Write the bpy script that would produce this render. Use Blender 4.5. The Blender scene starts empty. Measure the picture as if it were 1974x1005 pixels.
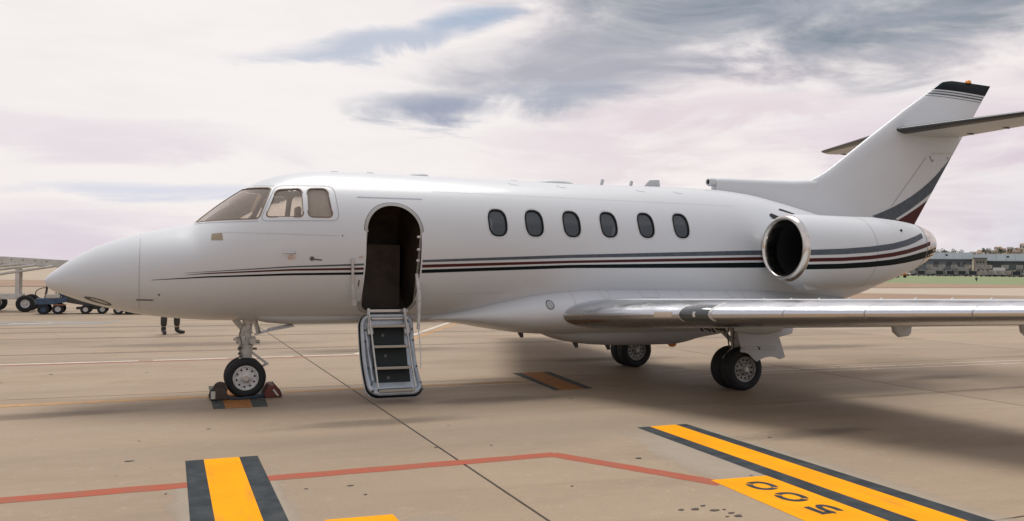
import bpy, bmesh, math, random
import numpy as np
from mathutils import Vector, Matrix
random.seed(7)
scn = bpy.context.scene
col = scn.collection

# ------------------------------------------------------------------ camera
cam_d = bpy.data.cameras.new('camera')
cam_o = bpy.data.objects.new('camera', cam_d); col.objects.link(cam_o)
YAW, PITCH, ROLL = 0.39455, 0.011705, 0.011745
Fv = Vector((math.sin(YAW)*math.cos(PITCH), math.cos(YAW)*math.cos(PITCH), math.sin(PITCH)))
Rv = Vector((math.cos(YAW), -math.sin(YAW), 0)); Uv = Rv.cross(Fv)
R2 = Rv*math.cos(ROLL)+Uv*math.sin(ROLL); U2 = -Rv*math.sin(ROLL)+Uv*math.cos(ROLL)
CAMP = Vector((-0.9283, -10.866, 1.6188))
m = Matrix((( R2.x, U2.x, -Fv.x, CAMP.x), (R2.y, U2.y, -Fv.y, CAMP.y), (R2.z, U2.z, -Fv.z, CAMP.z), (0, 0, 0, 1)))
cam_o.matrix_world = m
cam_d.sensor_width = 36; cam_d.lens = 29.026; cam_d.clip_start = .1; cam_d.clip_end = 20000
scn.camera = cam_o

# ------------------------------------------------------------------ light
scn.view_settings.view_transform = 'Standard'; scn.view_settings.look = 'None'
scn.view_settings.gamma = 1; scn.view_settings.exposure = 0.1
scn.view_settings.use_curve_mapping = False
SUN_EL, SUN_AZ = math.radians(70), math.radians(15)          # azimuth from +Y towards +X
world = bpy.data.worlds.new('World'); scn.world = world; world.use_nodes = True

class NT:
    """tiny node-tree helper"""
    def __init__(s, tree): s.t = tree
    def n(s, typ, **kw):
        nd = s.t.nodes.new(typ)
        for k, v in kw.items(): setattr(nd, k, v)
        return nd
    def link(s, a, b): s.t.links.new(a, b)
    def val(s, sock, v):
        if hasattr(v, 'is_output') or isinstance(v, bpy.types.NodeSocket): s.t.links.new(v, sock)
        else: sock.default_value = v
    def math(s, op, a, b=0.0, c=0.0, clamp=False):
        nd = s.t.nodes.new('ShaderNodeMath'); nd.operation = op; nd.use_clamp = clamp
        s.val(nd.inputs[0], a); s.val(nd.inputs[1], b)
        if op in ('MULTIPLY_ADD', 'SMOOTH_MIN', 'SMOOTH_MAX', 'COMPARE'): s.val(nd.inputs[2], c)
        return nd.outputs[0]
    def smooth(s, x, a, b, lo=0.0, hi=1.0):
        nd = s.t.nodes.new('ShaderNodeMapRange'); nd.interpolation_type = 'SMOOTHSTEP'
        s.val(nd.inputs[0], x); nd.inputs[1].default_value = a; nd.inputs[2].default_value = b
        nd.inputs[3].default_value = lo; nd.inputs[4].default_value = hi
        return nd.outputs[0]
    def mix(s, f, a, b, blend='MIX'):
        nd = s.t.nodes.new('ShaderNodeMix'); nd.data_type = 'RGBA'; nd.blend_type = blend
        s.val(nd.inputs[0], f); s.val(nd.inputs[6], a); s.val(nd.inputs[7], b)
        return nd.outputs[2]
    def noise(s, vec, scale, detail=4, rough=.55, dist=0.0):
        nd = s.t.nodes.new('ShaderNodeTexNoise'); s.val(nd.inputs['Vector'], vec)
        nd.inputs['Scale'].default_value = scale; nd.inputs['Detail'].default_value = detail
        nd.inputs['Roughness'].default_value = rough; nd.inputs['Distortion'].default_value = dist
        return nd.outputs['Fac']
    def mapping(s, vec, loc=(0, 0, 0), rot=(0, 0, 0), scale=(1, 1, 1)):
        nd = s.t.nodes.new('ShaderNodeMapping'); s.val(nd.inputs[0], vec)
        nd.inputs[1].default_value = loc; nd.inputs[2].default_value = rot; nd.inputs[3].default_value = scale
        return nd.outputs[0]
def C4(c): return (c[0], c[1], c[2], 1)

def build_world():
    t = world.node_tree; t.nodes.clear(); k = NT(t)
    out = k.n('ShaderNodeOutputWorld'); bg = k.n('ShaderNodeBackground')
    sky = k.n('ShaderNodeTexSky'); sky.sky_type = 'NISHITA'; sky.sun_disc = False
    sky.sun_elevation = SUN_EL; sky.sun_rotation = SUN_AZ; sky.air_density = 1.0; sky.dust_density = 1.5
    skyc = k.mix(1.0, sky.outputs[0], (.085, .085, .085, 1), 'MULTIPLY')
    tc = k.n('ShaderNodeTexCoord'); sep = k.n('ShaderNodeSeparateXYZ'); k.link(tc.outputs['Generated'], sep.inputs[0])
    x, y, z = sep.outputs
    # cloud noise in direction space, flattened towards the horizon
    cmb = k.n('ShaderNodeCombineXYZ'); k.link(x, cmb.inputs[0]); k.link(y, cmb.inputs[1]); k.link(k.math('MULTIPLY', z, 3.0), cmb.inputs[2])
    dirv = k.mapping(cmb.outputs[0], loc=(.35, 1.72, .4), rot=(0, 0, .3))
    nb = k.noise(dirv, 2.2, 3, .5, .5)                            # large masses
    nm = k.noise(k.mapping(dirv, loc=(5, 2, 1)), 5.0, 9, .58, .7)   # billows
    nf = k.noise(k.mapping(dirv, loc=(9, 7, 3), scale=(.75, .75, 1.6)), 11.0, 8, .60, .5)   # wisps
    az = k.math('ARCTAN2', x, y); el = k.math('ARCSINE', z)
    azw = k.math('ADD', az, k.math('MULTIPLY', k.math('SUBTRACT', nb, .5), .22)); elw = k.math('ADD', el, k.math('MULTIPLY', k.math('SUBTRACT', nm, .5), .085))
    puff = k.math('ADD', k.math('MULTIPLY', k.math('SUBTRACT', nm, .5), 2.6), k.math('MULTIPLY', k.math('SUBTRACT', nf, .5), .9))
    def bank(ca, ce, ra, re, tilt=0.0, amp=1.0, lo=-.50, hi=1.20):
        da = k.math('DIVIDE', k.math('SUBTRACT', azw, ca), ra); de = k.math('DIVIDE', k.math('SUBTRACT', k.math('SUBTRACT', elw, ce), k.math('MULTIPLY', k.math('SUBTRACT', azw, ca), tilt)), re)
        r2 = k.math('ADD', k.math('MULTIPLY', da, da), k.math('MULTIPLY', de, de))
        d = k.math('ADD', k.math('SUBTRACT', 1.0, r2), puff)
        return k.math('MULTIPLY', k.smooth(d, lo, hi), amp)
    def P(u, v): return (YAW+math.atan((u-987)/1591.), math.atan((521+(u-987)*.0117-v)/1591.))
    # white-pink high overcast with billows
    gray = k.smooth(k.math('ADD', nm, k.math('MULTIPLY', k.math('SUBTRACT', nf, .5), .5)), .36, .70)
    base = k.mix(gray, (.93, .868, .853, 1), (.77, .665, .70, 1))
    c = base
    blue_lo = k.math('MULTIPLY', k.smooth(el, .16, .02), k.smooth(az, .78, 1.05))
    c = k.mix(k.math('MULTIPLY', blue_lo, .75), c, (.55, .55, .68, 1))
    white = bank(*P(330, 190), .46, .17, 0, .78, -.6, .8)
    c = k.mix(white, c, (.955, .912, .890, 1))
    cream = bank(*P(1560, 220), .22, .035, .02, .6, -.3, .8)
    c = k.mix(cream, c, (.94, .90, .885, 1))
    tex = k.mix(k.smooth(nf, .32, .68), (.205, .255, .305, 1), (.36, .385, .445, 1))
    rest = k.math('MULTIPLY', k.math('MULTIPLY', k.smooth(nb, .38, .60), k.smooth(k.math('ABSOLUTE', k.math('SUBTRACT', az, YAW)), .78, 1.25)), .58)  # dark clouds added out of view to cut fill on belly and ground
    banks = ((P(1330, 222), .19, .022, .04, .55, (.72, .58, .65, 1)), (P(1790, 285), .20, .045, 0, .5, (.72, .60, .69, 1)), (P(1050, 268), .10, .020, 0, .4, (.76, .64, .70, 1)),
             (P(1130, 120), .20, .050, .16, .85, (.37, .38, .45, 1)), (P(1540, 24), .36, .080, -.07, 1.0, tex), (P(1010, 182), .10, .016, .08, .7, (.38, .41, .50, 1)), (P(810, 214), .095, .022, 0, .9, (.30, .34, .45, 1)),
             (P(760, 78), .17, .018, .22, .75, (.42, .49, .62, 1)), (P(905, 32), .06, .016, .1, .75, (.33, .44, .60, 1)), (P(300, 388), .15, .013, 0, .65, (.56, .61, .78, 1)), (P(130, 290), .22, .022, 0, .45, (.68, .58, .68, 1)), (P(90, 455), .14, .028, 0, .55, (.64, .55, .68, 1)))
    for pc, ra, re, tl, am, cc in banks: c = k.mix(bank(pc[0], pc[1], ra, re, tl, am), c, cc)
    c = k.mix(rest, c, tex)
    c = k.mix(k.math('MULTIPLY', k.smooth(el, .45, 1.1), .8), c, (.66, .69, .75, 1))
    c = k.mix(k.smooth(z, 0.0, -.03), c, (.42, .36, .30, 1))
    # the veil lets a share of the clear sky through
    fin = k.mix(1.0, k.mix(.04, c, skyc), (.94, .94, .94, 1), 'MULTIPLY')
    k.link(fin, bg.inputs[0]); bg.inputs[1].default_value = 1.0
    k.link(bg.outputs[0], out.inputs[0])
build_world()
sun_d = bpy.data.lights.new('sun', 'SUN'); sun_d.energy = 2.35; sun_d.angle = math.radians(34); sun_d.color = (1, .95, .88)
sun_o = bpy.data.objects.new('sun', sun_d); col.objects.link(sun_o)
sd = Vector((math.sin(SUN_AZ)*math.cos(SUN_EL), math.cos(SUN_AZ)*math.cos(SUN_EL), math.sin(SUN_EL)))
sun_o.rotation_euler = sd.to_track_quat('Z', 'Y').to_euler(); sun_o.location = sd*60

# ------------------------------------------------------------------ materials
MATS = {}
def mat(name, color, rough=.5, metal=0.0, coat=0.0, var=.0, vscale=8.0, bump=0.0, bscale=40., spec=.5, rvar=0.0, color2=None, streak=None):
    if name in MATS: return MATS[name]
    mt = bpy.data.materials.new(name); mt.use_nodes = True; MATS[name] = mt
    k = NT(mt.node_tree); b = mt.node_tree.nodes['Principled BSDF']
    b.inputs['Base Color'].default_value = C4(color); b.inputs['Roughness'].default_value = rough
    b.inputs['Metallic'].default_value = metal; b.inputs['Coat Weight'].default_value = coat
    b.inputs['Coat Roughness'].default_value = .06; b.inputs['Specular IOR Level'].default_value = spec
    tc = k.n('ShaderNodeTexCoord').outputs['Object']
    if streak: tc = k.mapping(tc, scale=streak)
    if var or color2 is not None:
        f = k.noise(tc, vscale, 5, .6)
        c2 = color2 if color2 is not None else tuple(max(0, c*(1-var)) for c in color)
        k.link(k.mix(k.smooth(f, .35, .7), C4(color), C4(c2)), b.inputs['Base Color'])
    if rvar:
        f = k.noise(tc, vscale*1.7, 4, .6)
        k.link(k.smooth(f, .3, .75, max(.02, rough-rvar), rough+rvar), b.inputs['Roughness'])
    if bump:
        bp = k.n('ShaderNodeBump'); bp.inputs['Strength'].default_value = bump; bp.inputs['Distance'].default_value = .02
        k.link(k.noise(tc, bscale, 4, .6), bp.inputs['Height']); k.link(bp.outputs[0], b.inputs['Normal'])
    return mt
def glass(name, tint, alpha, rough=.03, dm=.25):
    if name in MATS: return MATS[name]
    mt = bpy.data.materials.new(name); mt.use_nodes = True; MATS[name] = mt
    t = mt.node_tree; t.nodes.clear(); k = NT(t)
    out = k.n('ShaderNodeOutputMaterial'); tr = k.n('ShaderNodeBsdfTransparent'); tr.inputs[0].default_value = C4(alpha)
    gl = k.n('ShaderNodeBsdfGlossy'); gl.inputs['Color'].default_value = (1, 1, 1, 1); gl.inputs['Roughness'].default_value = rough
    df = k.n('ShaderNodeBsdfDiffuse'); df.inputs[0].default_value = C4(tint)
    fr = k.n('ShaderNodeFresnel'); fr.inputs[0].default_value = 1.5
    m0 = k.n('ShaderNodeMixShader'); m0.inputs[0].default_value = dm; k.link(tr.outputs[0], m0.inputs[1]); k.link(df.outputs[0], m0.inputs[2])
    m1 = k.n('ShaderNodeMixShader'); k.link(k.math('ADD', k.math('MULTIPLY', fr.outputs[0], .9), .02), m1.inputs[0]); k.link(m0.outputs[0], m1.inputs[1]); k.link(gl.outputs[0], m1.inputs[2])
    k.link(m1.outputs[0], out.inputs[0]); return mt

PAINT = mat('white_paint', (.585, .612, .640), .34, coat=.15, var=.03, vscale=.6)
PAINT2 = mat('white_paint_worn', (.52, .545, .565), .48, coat=.05, var=.10, vscale=1.5)
GREYST = mat('stripe_grey', (.085, .105, .13), .5, var=.25, vscale=14, spec=.25)
MAROON = mat('stripe_maroon', (.065, .014, .012), .5, spec=.2)
BLACKP = mat('stripe_black', (.003, .008, .010), .5, spec=.12)
CHROME = mat('polished_metal', (.80, .80, .82), .17, metal=1, rvar=.04, vscale=5)
LEMET = mat('leading_edge_metal', (.64, .66, .69), .24, metal=1, rvar=.05, vscale=3)
LIPMET = mat('intake_lip_metal', (.62, .585, .545), .20, metal=1, rvar=.06, vscale=6)
BRUSHED = mat('brushed_metal', (.55, .55, .55), .32, metal=1, rvar=.1, vscale=20)
WARMMET = mat('heat_tinted_metal', (.70, .65, .60), .24, metal=1, rvar=.08, vscale=8, var=.2)
RUBBER = mat('tyre_rubber', (.012, .013, .014), .75, var=.3, vscale=20, bump=.05)
RIMW = mat('rim_white', (.60, .60, .59), .45, var=.3, vscale=18)
RIMG = mat('rim_grey', (.34, .33, .31), .45, metal=.3, var=.4, vscale=22)
STRUT = mat('strut_white', (.58, .56, .52), .45, var=.35, vscale=15)
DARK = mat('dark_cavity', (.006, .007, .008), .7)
SEAL = mat('seal_grey', (.09, .088, .085), .5)
SEALT = mat('window_seal_brown', (.16, .115, .08), .5)
SEAM = mat('seam_grey', (.30, .30, .31), .6)
INTER = mat('cabin_interior_brown', (.13, .10, .075), .6, var=.5, vscale=3)
COCKP = mat('cockpit_trim_tan', (.50, .40, .30), .7, var=.3, vscale=8)
PALEIN = mat('pale_partition', (.42, .42, .37), .6, var=.2, vscale=6)
STEEL = mat('door_pan_grey', (.42, .46, .50), .38, metal=.35, var=.15, vscale=9)
CARPET = mat('step_black', (.012, .018, .018), .8, bump=.2, bscale=150)
ALU = mat('step_nosing_alu', (.38, .36, .32), .45, metal=.6)
GLASSC = glass('cockpit_glass', (.56, .46, .38), (.94, .87, .80), .03, .26)  # tan diffuse tint paints in reflected sky and brightness behind the glass
GLASSW = glass('cabin_glass', (.075, .095, .115), (.34, .36, .38), .03, .45)  # bluish diffuse tint paints in some of the reflection
LENS = glass('lens_glass', (.2, .22, .24), (.75, .78, .8))
ORANGE = mat('beacon_orange', (.75, .30, .06), .3)
YELLOW = mat('marking_yellow', (.84, .345, .003), .75, color2=(.76, .300, .004), vscale=2.2)
MBLACK = mat('marking_black', (.030, .038, .043), .75, color2=(.055, .062, .066), vscale=5)
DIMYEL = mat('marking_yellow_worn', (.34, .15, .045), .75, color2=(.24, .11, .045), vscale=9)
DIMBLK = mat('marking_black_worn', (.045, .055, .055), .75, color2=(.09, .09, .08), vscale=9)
MRED = mat('marking_red', (.36, .095, .058), .75, color2=(.30, .115, .075), vscale=7)
MWHITE = mat('marking_white', (.60, .54, .47), .75, color2=(.46, .40, .33), vscale=5)
MORANGE = mat('marking_orange_faded', (.47, .27, .12), .8, color2=(.34, .24, .15), vscale=4)

def worn(mt, amount, under=(.30, .255, .19)):
    """paint worn through in chips and scuffs; low sheen"""
    k = NT(mt.node_tree); b = mt.node_tree.nodes['Principled BSDF']; b.inputs['Specular IOR Level'].default_value = .12; b.inputs['Roughness'].default_value = .85
    src = b.inputs['Base Color'].links[0].from_socket; geo = k.n('ShaderNodeNewGeometry').outputs['Position']
    f = k.noise(geo, 26, 8, .72); g = k.noise(k.mapping(geo, scale=(1, .5, 1)), 2.3, 3, .6)
    chip = k.smooth(k.math('ADD', f, k.math('MULTIPLY', k.math('SUBTRACT', g, .5), .35)), .66, .72)
    sc = k.mix(k.math('MULTIPLY', k.smooth(k.noise(k.mapping(geo, scale=(9, 1.2, 1)), 1.0, 4, .6), .52, .75), .22), src, C4((.12, .10, .08)))
    k.link(k.mix(k.math('MULTIPLY', chip, amount), sc, C4(under)), b.inputs['Base Color'])
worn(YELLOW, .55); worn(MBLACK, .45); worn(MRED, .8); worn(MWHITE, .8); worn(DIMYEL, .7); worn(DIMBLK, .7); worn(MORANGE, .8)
# ------------------------------------------------------------------ mesh helpers
class MB:
    def __init__(s): s.v = []; s.f = []; s.mi = []
    def add(s, vs, fs, mi=0):
        o = len(s.v); s.v += [tuple(p) for p in vs]; s.f += [tuple(i+o for i in f) for f in fs]; s.mi += [mi]*len(fs); return s
    def box(s, a, b, mi=0):
        x0, y0, z0 = a; x1, y1, z1 = b
        return s.add([(x0,y0,z0),(x1,y0,z0),(x1,y1,z0),(x0,y1,z0),(x0,y0,z1),(x1,y0,z1),(x1,y1,z1),(x0,y1,z1)],
                     [(0,3,2,1),(4,5,6,7),(0,1,5,4),(1,2,6,5),(2,3,7,6),(3,0,4,7)], mi)
    def hexa(s, b4, t4, mi=0):
        return s.add(list(b4)+list(t4), [(0,3,2,1),(4,5,6,7),(0,1,5,4),(1,2,6,5),(2,3,7,6),(3,0,4,7)], mi)
    def bar(s, p, q, w, h=None, up=(0, 0, 1), mi=0):
        h = h or w; p = Vector(p); q = Vector(q); d = (q-p).normalized(); u = Vector(up)
        if abs(d.dot(u)) > .98: u = Vector((0, 1, 0))
        r = d.cross(u).normalized(); u = r.cross(d)
        f = lambda c: [c-r*w/2-u*h/2, c+r*w/2-u*h/2, c+r*w/2+u*h/2, c-r*w/2+u*h/2]
        return s.add(f(p)+f(q), [(3,2,1,0),(4,5,6,7),(0,1,5,4),(1,2,6,5),(2,3,7,6),(3,0,4,7)], mi)
    def tube(s, pts, r, n=10, mi=0, cap=True):
        pts = [Vector(p) for p in pts]; rr = r if isinstance(r, (list, tuple)) else [r]*len(pts)
        rings = []; prev = None
        for i, p in enumerate(pts):
            d = (pts[min(i+1, len(pts)-1)]-pts[max(i-1, 0)]).normalized()
            if prev is None:
                a = Vector((0, 0, 1)) if abs(d.z) < .9 else Vector((1, 0, 0)); u = d.cross(a).normalized()
            else: u = (prev-d*prev.dot(d)).normalized()
            prev = u; w = d.cross(u)
            rings.append([p+(u*math.cos(2*math.pi*j/n)+w*math.sin(2*math.pi*j/n))*rr[i] for j in range(n)])
        return s.loft(rings, cap, mi)
    def loft(s, rings, cap=True, mi=0, closed=True):
        n = len(rings[0]); vs = [p for r in rings for p in r]; fs = []
        for i in range(len(rings)-1):
            for j in range(n if closed else n-1):
                k = (j+1) % n; fs.append((i*n+j, i*n+k, (i+1)*n+k, (i+1)*n+j))
        if cap and closed: fs.append(tuple(range(n-1, -1, -1))); fs.append(tuple((len(rings)-1)*n+j for j in range(n)))
        return s.add(vs, fs, mi)
    def lathe(s, prof, c, axis='y', n=32, mi=0, cap=False, sc=(1, 1)):
        """prof = list of (along, radius)"""
        rings = []
        for a, r in prof:
            ring = []
            for j in range(n):
                t = 2*math.pi*j/n; p, q = r*math.cos(t)*sc[0], r*math.sin(t)*sc[1]
                if axis == 'y': ring.append((c[0]+p, c[1]+a, c[2]+q))
                elif axis == 'x': ring.append((c[0]+a, c[1]+p, c[2]+q))
                else: ring.append((c[0]+p, c[1]+q, c[2]+a))
            rings.append(ring)
        return s.loft(rings, cap, mi)
    def prism(s, poly, y0, y1, mi=0):
        """poly in (x,z), extruded along y"""
        n = len(poly); vs = [(x, y0, z) for x, z in poly]+[(x, y1, z) for x, z in poly]
        fs = [tuple(range(n)), tuple(range(2*n-1, n-1, -1))]+[(i, i+n, (i+1) % n+n, (i+1) % n) for i in range(n)]
        return s.add(vs, fs, mi)
    def mesh(s, name, mats, smooth=35, fix=True):
        me = bpy.data.meshes.new(name); me.from_pydata(s.v, [], s.f); me.update()
        for mm in (mats if isinstance(mats, (list, tuple)) else [mats]): me.materials.append(mm)
        if any(s.mi): me.polygons.foreach_set('material_index', s.mi)
        if fix:
            bm = bmesh.new(); bm.from_mesh(me); bmesh.ops.recalc_face_normals(bm, faces=bm.faces); bm.to_mesh(me); bm.free()
        if smooth:
            me.polygons.foreach_set('use_smooth', [True]*len(me.polygons)); me.set_sharp_from_angle(angle=math.radians(smooth))
        me.update(); return me
    def obj(s, name, mats, parent=None, smooth=35, bevel=0.0, fix=True):
        o = bpy.data.objects.new(name, s.mesh(name, mats, smooth, fix)); col.objects.link(o)
        if parent: o.parent = parent
        if bevel:
            bv = o.modifiers.new('bevel', 'BEVEL'); bv.width = bevel; bv.segments = 2; bv.limit_method = 'ANGLE'; bv.angle_limit = math.radians(40)
        return o
def thing(name, label, cat, loc=(0, 0, 0), group=None, rotz=0):
    o = bpy.data.objects.new(name, None); col.objects.link(o); o.location = loc; o.rotation_euler = (0, 0, rotz)
    o.empty_display_size = .2
    o['label'] = label; o['category'] = cat
    if group: o['group'] = group
    return o
def tag(o, label, cat, group=None):
    o['label'] = label; o['category'] = cat
    if group: o['group'] = group
    return o
def structure(o): o['kind'] = 'structure'; return o
def copy_tree(root, loc, rotz=0, label=None):
    r = root.copy(); col.objects.link(r); r.location = loc; r.rotation_euler = (0, 0, rotz)
    if label: r['label'] = label
    for ch in list(root.children):
        c = ch.copy(); col.objects.link(c); c.parent = r
        for g in list(ch.children):
            d = g.copy(); col.objects.link(d); d.parent = c
    return r
def rrect(x0, x1, z0, z1, r, n=6, rb=None):
    """rounded rectangle outline, counter-clockwise; r top radius, rb bottom radius"""
    rb = r if rb is None else rb; pts = []
    for cx, cz, rr, a0 in ((x1-rb, z0+rb, rb, -90), (x1-r, z1-r, r, 0), (x0+r, z1-r, r, 90), (x0+rb, z0+rb, rb, 180)):
        for i in range(n+1):
            a = math.radians(a0+90*i/n); pts.append((cx+rr*math.cos(a), cz+rr*math.sin(a)))
    return pts
def round_poly(poly, r, n=5):
    out = []; N = len(poly)
    for i in range(N):
        a, b, c = Vector(poly[i-1]), Vector(poly[i]), Vector(poly[(i+1) % N])
        d1, d2 = (a-b), (c-b); l = min(r, d1.length*.45, d2.length*.45); p, q = b+d1.normalized()*l, b+d2.normalized()*l
        for j in range(n+1):
            t = j/n; out.append(tuple(p*(1-t)**2+b*2*t*(1-t)+q*t*t))
    return out
# ------------------------------------------------------------------ ground
def concrete_mat():
    mt = bpy.data.materials.new('apron_concrete'); mt.use_nodes = True; MATS['apron_concrete'] = mt
    k = NT(mt.node_tree); b = mt.node_tree.nodes['Principled BSDF']
    geo = k.n('ShaderNodeNewGeometry').outputs['Position']
    oi = k.n('ShaderNodeObjectInfo').outputs['Random']
    big = k.noise(k.mapping(geo, scale=(.10, .22, 1)), 1.0, 5, .6, .4)
    mid = k.noise(k.mapping(geo, scale=(.35, 1.1, 1)), 1.0, 5, .62, .6)
    fine = k.noise(geo, 38, 6, .75)
    smear = k.noise(k.mapping(geo, scale=(.25, 2.6, 1)), 1.0, 4, .65)
    c = k.mix(k.smooth(big, .30, .72), (0.352, 0.264, 0.176, 1), (0.293, 0.221, 0.152, 1))
    c = k.mix(k.math('MULTIPLY', k.smooth(mid, .48, .72), .45), c, (0.223, 0.172, 0.125, 1))
    c = k.mix(k.math('MULTIPLY', k.smooth(smear, .55, .78), .35), c, (0.374, 0.270, 0.180, 1))
    c = k.mix(k.math('MULTIPLY', k.smooth(fine, .35, .75), .40), c, (0.190, 0.152, 0.112, 1))
    med = k.noise(geo, 6.5, 6, .7, .3)
    c = k.mix(k.math('MULTIPLY', k.smooth(med, .50, .72), .30), c, (0.245, 0.202, 0.164, 1))
    c = k.mix(k.math('MULTIPLY', k.smooth(med, .46, .28), .22), c, (0.450, 0.379, 0.318, 1))
    # oil drips and little chips
    v = k.n('ShaderNodeTexVoronoi'); v.feature = 'F1'; k.link(k.mapping(geo, scale=(2.2, 2.2, 2.2)), v.inputs['Vector']); v.inputs['Scale'].default_value = 1.0
    gate = k.smooth(k.noise(k.mapping(geo, loc=(3, 5, 0)), .55, 2, .5), .52, .66)
    spot = k.math('MULTIPLY', k.smooth(v.outputs['Distance'], .055, .03), gate)
    c = k.mix(k.math('MULTIPLY', spot, .8), c, (0.067, 0.055, 0.046, 1))
    v2 = k.n('ShaderNodeTexVoronoi'); v2.feature = 'F1'; k.link(k.mapping(geo, loc=(1.3, .2, 0), scale=(6, 6, 6)), v2.inputs['Vector']); v2.inputs['Scale'].default_value = 1.0
    gate2 = k.smooth(k.noise(k.mapping(geo, loc=(13, 7, 0)), .8, 2, .5), .50, .62)
    sp2 = k.math('MULTIPLY', k.smooth(v2.outputs['Distance'], .10, .05), gate2)
    c = k.mix(k.math('MULTIPLY', sp2, .55), c, (0.469, 0.372, 0.280, 1))
    v3 = k.n('ShaderNodeTexVoronoi'); v3.feature = 'F1'; k.link(k.mapping(geo, loc=(.7, 3.1, 0), scale=(3.7, 3.7, 3.7)), v3.inputs['Vector']); v3.inputs['Scale'].default_value = 1.0
    sz = k.math('MULTIPLY', v3.outputs['Color'], .05)
    sp3 = k.smooth(k.math('SUBTRACT', v3.outputs['Distance'], sz), .012, -.004)
    c = k.mix(k.math('MULTIPLY', sp3, .75), c, (0.100, 0.078, 0.064, 1))
    crk = k.n('ShaderNodeTexVoronoi'); crk.feature = 'DISTANCE_TO_EDGE'; k.link(k.mapping(geo, scale=(.16, .16, .16)), crk.inputs['Vector']); crk.inputs['Scale'].default_value = 1.0; crk.inputs['Randomness'].default_value = 1.0
    cg = k.smooth(k.noise(k.mapping(geo, loc=(21, 3, 0)), .12, 2, .5), .54, .62)
    c = k.mix(k.math('MULTIPLY', k.math('MULTIPLY', k.smooth(k.math('ADD', crk.outputs['Distance'], k.math('MULTIPLY', k.noise(geo, 6, 3, .6), .004)), .0042, .0020), cg), .5), c, (0.120, 0.095, 0.076, 1))
    # grey tyre-rubber film
    film = k.smooth(k.noise(k.mapping(geo, loc=(0, 40, 0), scale=(.06, .5, 1)), 1.0, 3, .5), .50, .70)
    c = k.mix(k.math('MULTIPLY', film, .35), c, (0.185, 0.152, 0.116, 1))
    tint = k.mix(oi, (1, 1, 1, 1), (.90, .89, .88, 1)); c = k.mix(1.0, c, tint, 'MULTIPLY')
    k.link(c, b.inputs['Base Color']); k.link(k.smooth(mid, .3, .7, .62, .82), b.inputs['Roughness'])
    b.inputs['Specular IOR Level'].default_value = .35
    bp = k.n('ShaderNodeBump'); bp.inputs['Strength'].default_value = .25; bp.inputs['Distance'].default_value = .004
    k.link(k.noise(geo, 90, 4, .7), bp.inputs['Height']); k.link(bp.outputs[0], b.inputs['Normal'])
    return mt
CONC = concrete_mat()
SEALANT = mat('joint_sealant', (.028, .024, .020), .8, color2=(.07, .055, .045), vscale=3)
DIRT = mat('bare_earth', (.25, .16, .10), .9, color2=(.30, .205, .135), vscale=.25)
TAXI = mat('taxiway_concrete', (.41, .335, .255), .85, color2=(.37, .30, .225), vscale=.12)
FIELD = mat('dry_field', (.37, .305, .225), .9, color2=(.33, .27, .19), vscale=.05)
GRASS = mat('grass_green', (.185, .225, .10), .9, color2=(.155, .195, .085), vscale=.15)

apron = structure(MB().add([(-6000, -3000, -.022), (6000, -3000, -.022), (6000, 8000, -.022), (-6000, 8000, -.022)], [(0, 1, 2, 3)]).obj('ground', CONC, None, 0))
SL, GX, GY, GAP = 7.59, 1.37, .55, .016
sm = MB().hexa([(0, 0, -.05), (SL-GAP, 0, -.05), (SL-GAP, SL-GAP, -.05), (0, SL-GAP, -.05)], [(.004, .004, 0), (SL-GAP-.004, .004, 0), (SL-GAP-.004, SL-GAP-.004, 0), (.004, SL-GAP-.004, 0)]).mesh('concrete_slab', CONC, 0)
for i in range(-5, 9):
    for j in range(-2, 6):
        o = bpy.data.objects.new('concrete_slab', sm); col.objects.link(o); o.parent = apron
        o.location = (GX+i*SL+GAP/2, GY+j*SL+GAP/2, 0)
X0, X1, Y0, Y1 = GX-5*SL, GX+9*SL, GY-2*SL, GY+6*SL
jm = MB()
for i in range(-4, 9): jm.box((GX+i*SL-GAP/2, Y0, -.03), (GX+i*SL+GAP/2, Y1, -.006))
for j in range(-1, 6): jm.box((X0, GY+j*SL-GAP/2, -.031), (X1, GY+j*SL+GAP/2, -.0065))
jo = jm.obj('joint_sealant', SEALANT, apron, 0)

def sheet(name, pts, m, z=.004, parent=apron):
    if parent is not None: z *= .35
    return MB().add([(x, y, z) for x, y in pts], [tuple(range(len(pts)))]).obj(name, m, parent, 0)
def line(name, a, b, w, m, z=.004, parent=apron):
    a = Vector(a); b = Vector(b); n = (b-a).normalized(); n = Vector((-n.y, n.x))*w/2
    return sheet(name, [tuple(a-n), tuple(b-n), tuple(b+n), tuple(a+n)], m, z, parent)
def ragged(name, a, b, w, m, z=.004, seg=40, jit=.006):
    """painted line with slightly uneven edges"""
    a = Vector(a); b = Vector(b); d = (b-a); n = d.normalized(); n = Vector((-n.y, n.x)); mb = MB(); L = []; Rr = []
    for i in range(seg+1):
        p = a+d*(i/seg); L.append(p+n*(w/2+random.uniform(-jit, jit))); Rr.append(p-n*(w/2+random.uniform(-jit, jit)))
    z *= .35; vs = [(p.x, p.y, z) for p in L+Rr]; n1 = seg+1
    mb.add(vs, [(i+n1, i+1+n1, i+1, i) for i in range(seg)])
    return mb.obj(name, m, apron, 0)
def wornline(name, a, b, w, m, z, gaps):
    """line with worn-off stretches; gaps = list of (t0,t1) kept"""
    a = Vector(a); b = Vector(b); n = (b-a).normalized(); n = Vector((-n.y, n.x))*w/2; mb = MB(); z *= .35
    for t0, t1 in gaps:
        p = a.lerp(b, t0); q = a.lerp(b, t1)
        mb.add([(p.x-n.x, p.y-n.y, z), (q.x-n.x, q.y-n.y, z), (q.x+n.x, q.y+n.y, z), (p.x+n.x, p.y+n.y, z)], [(0, 1, 2, 3)])
    return mb.obj(name, m, apron, 0)
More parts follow.
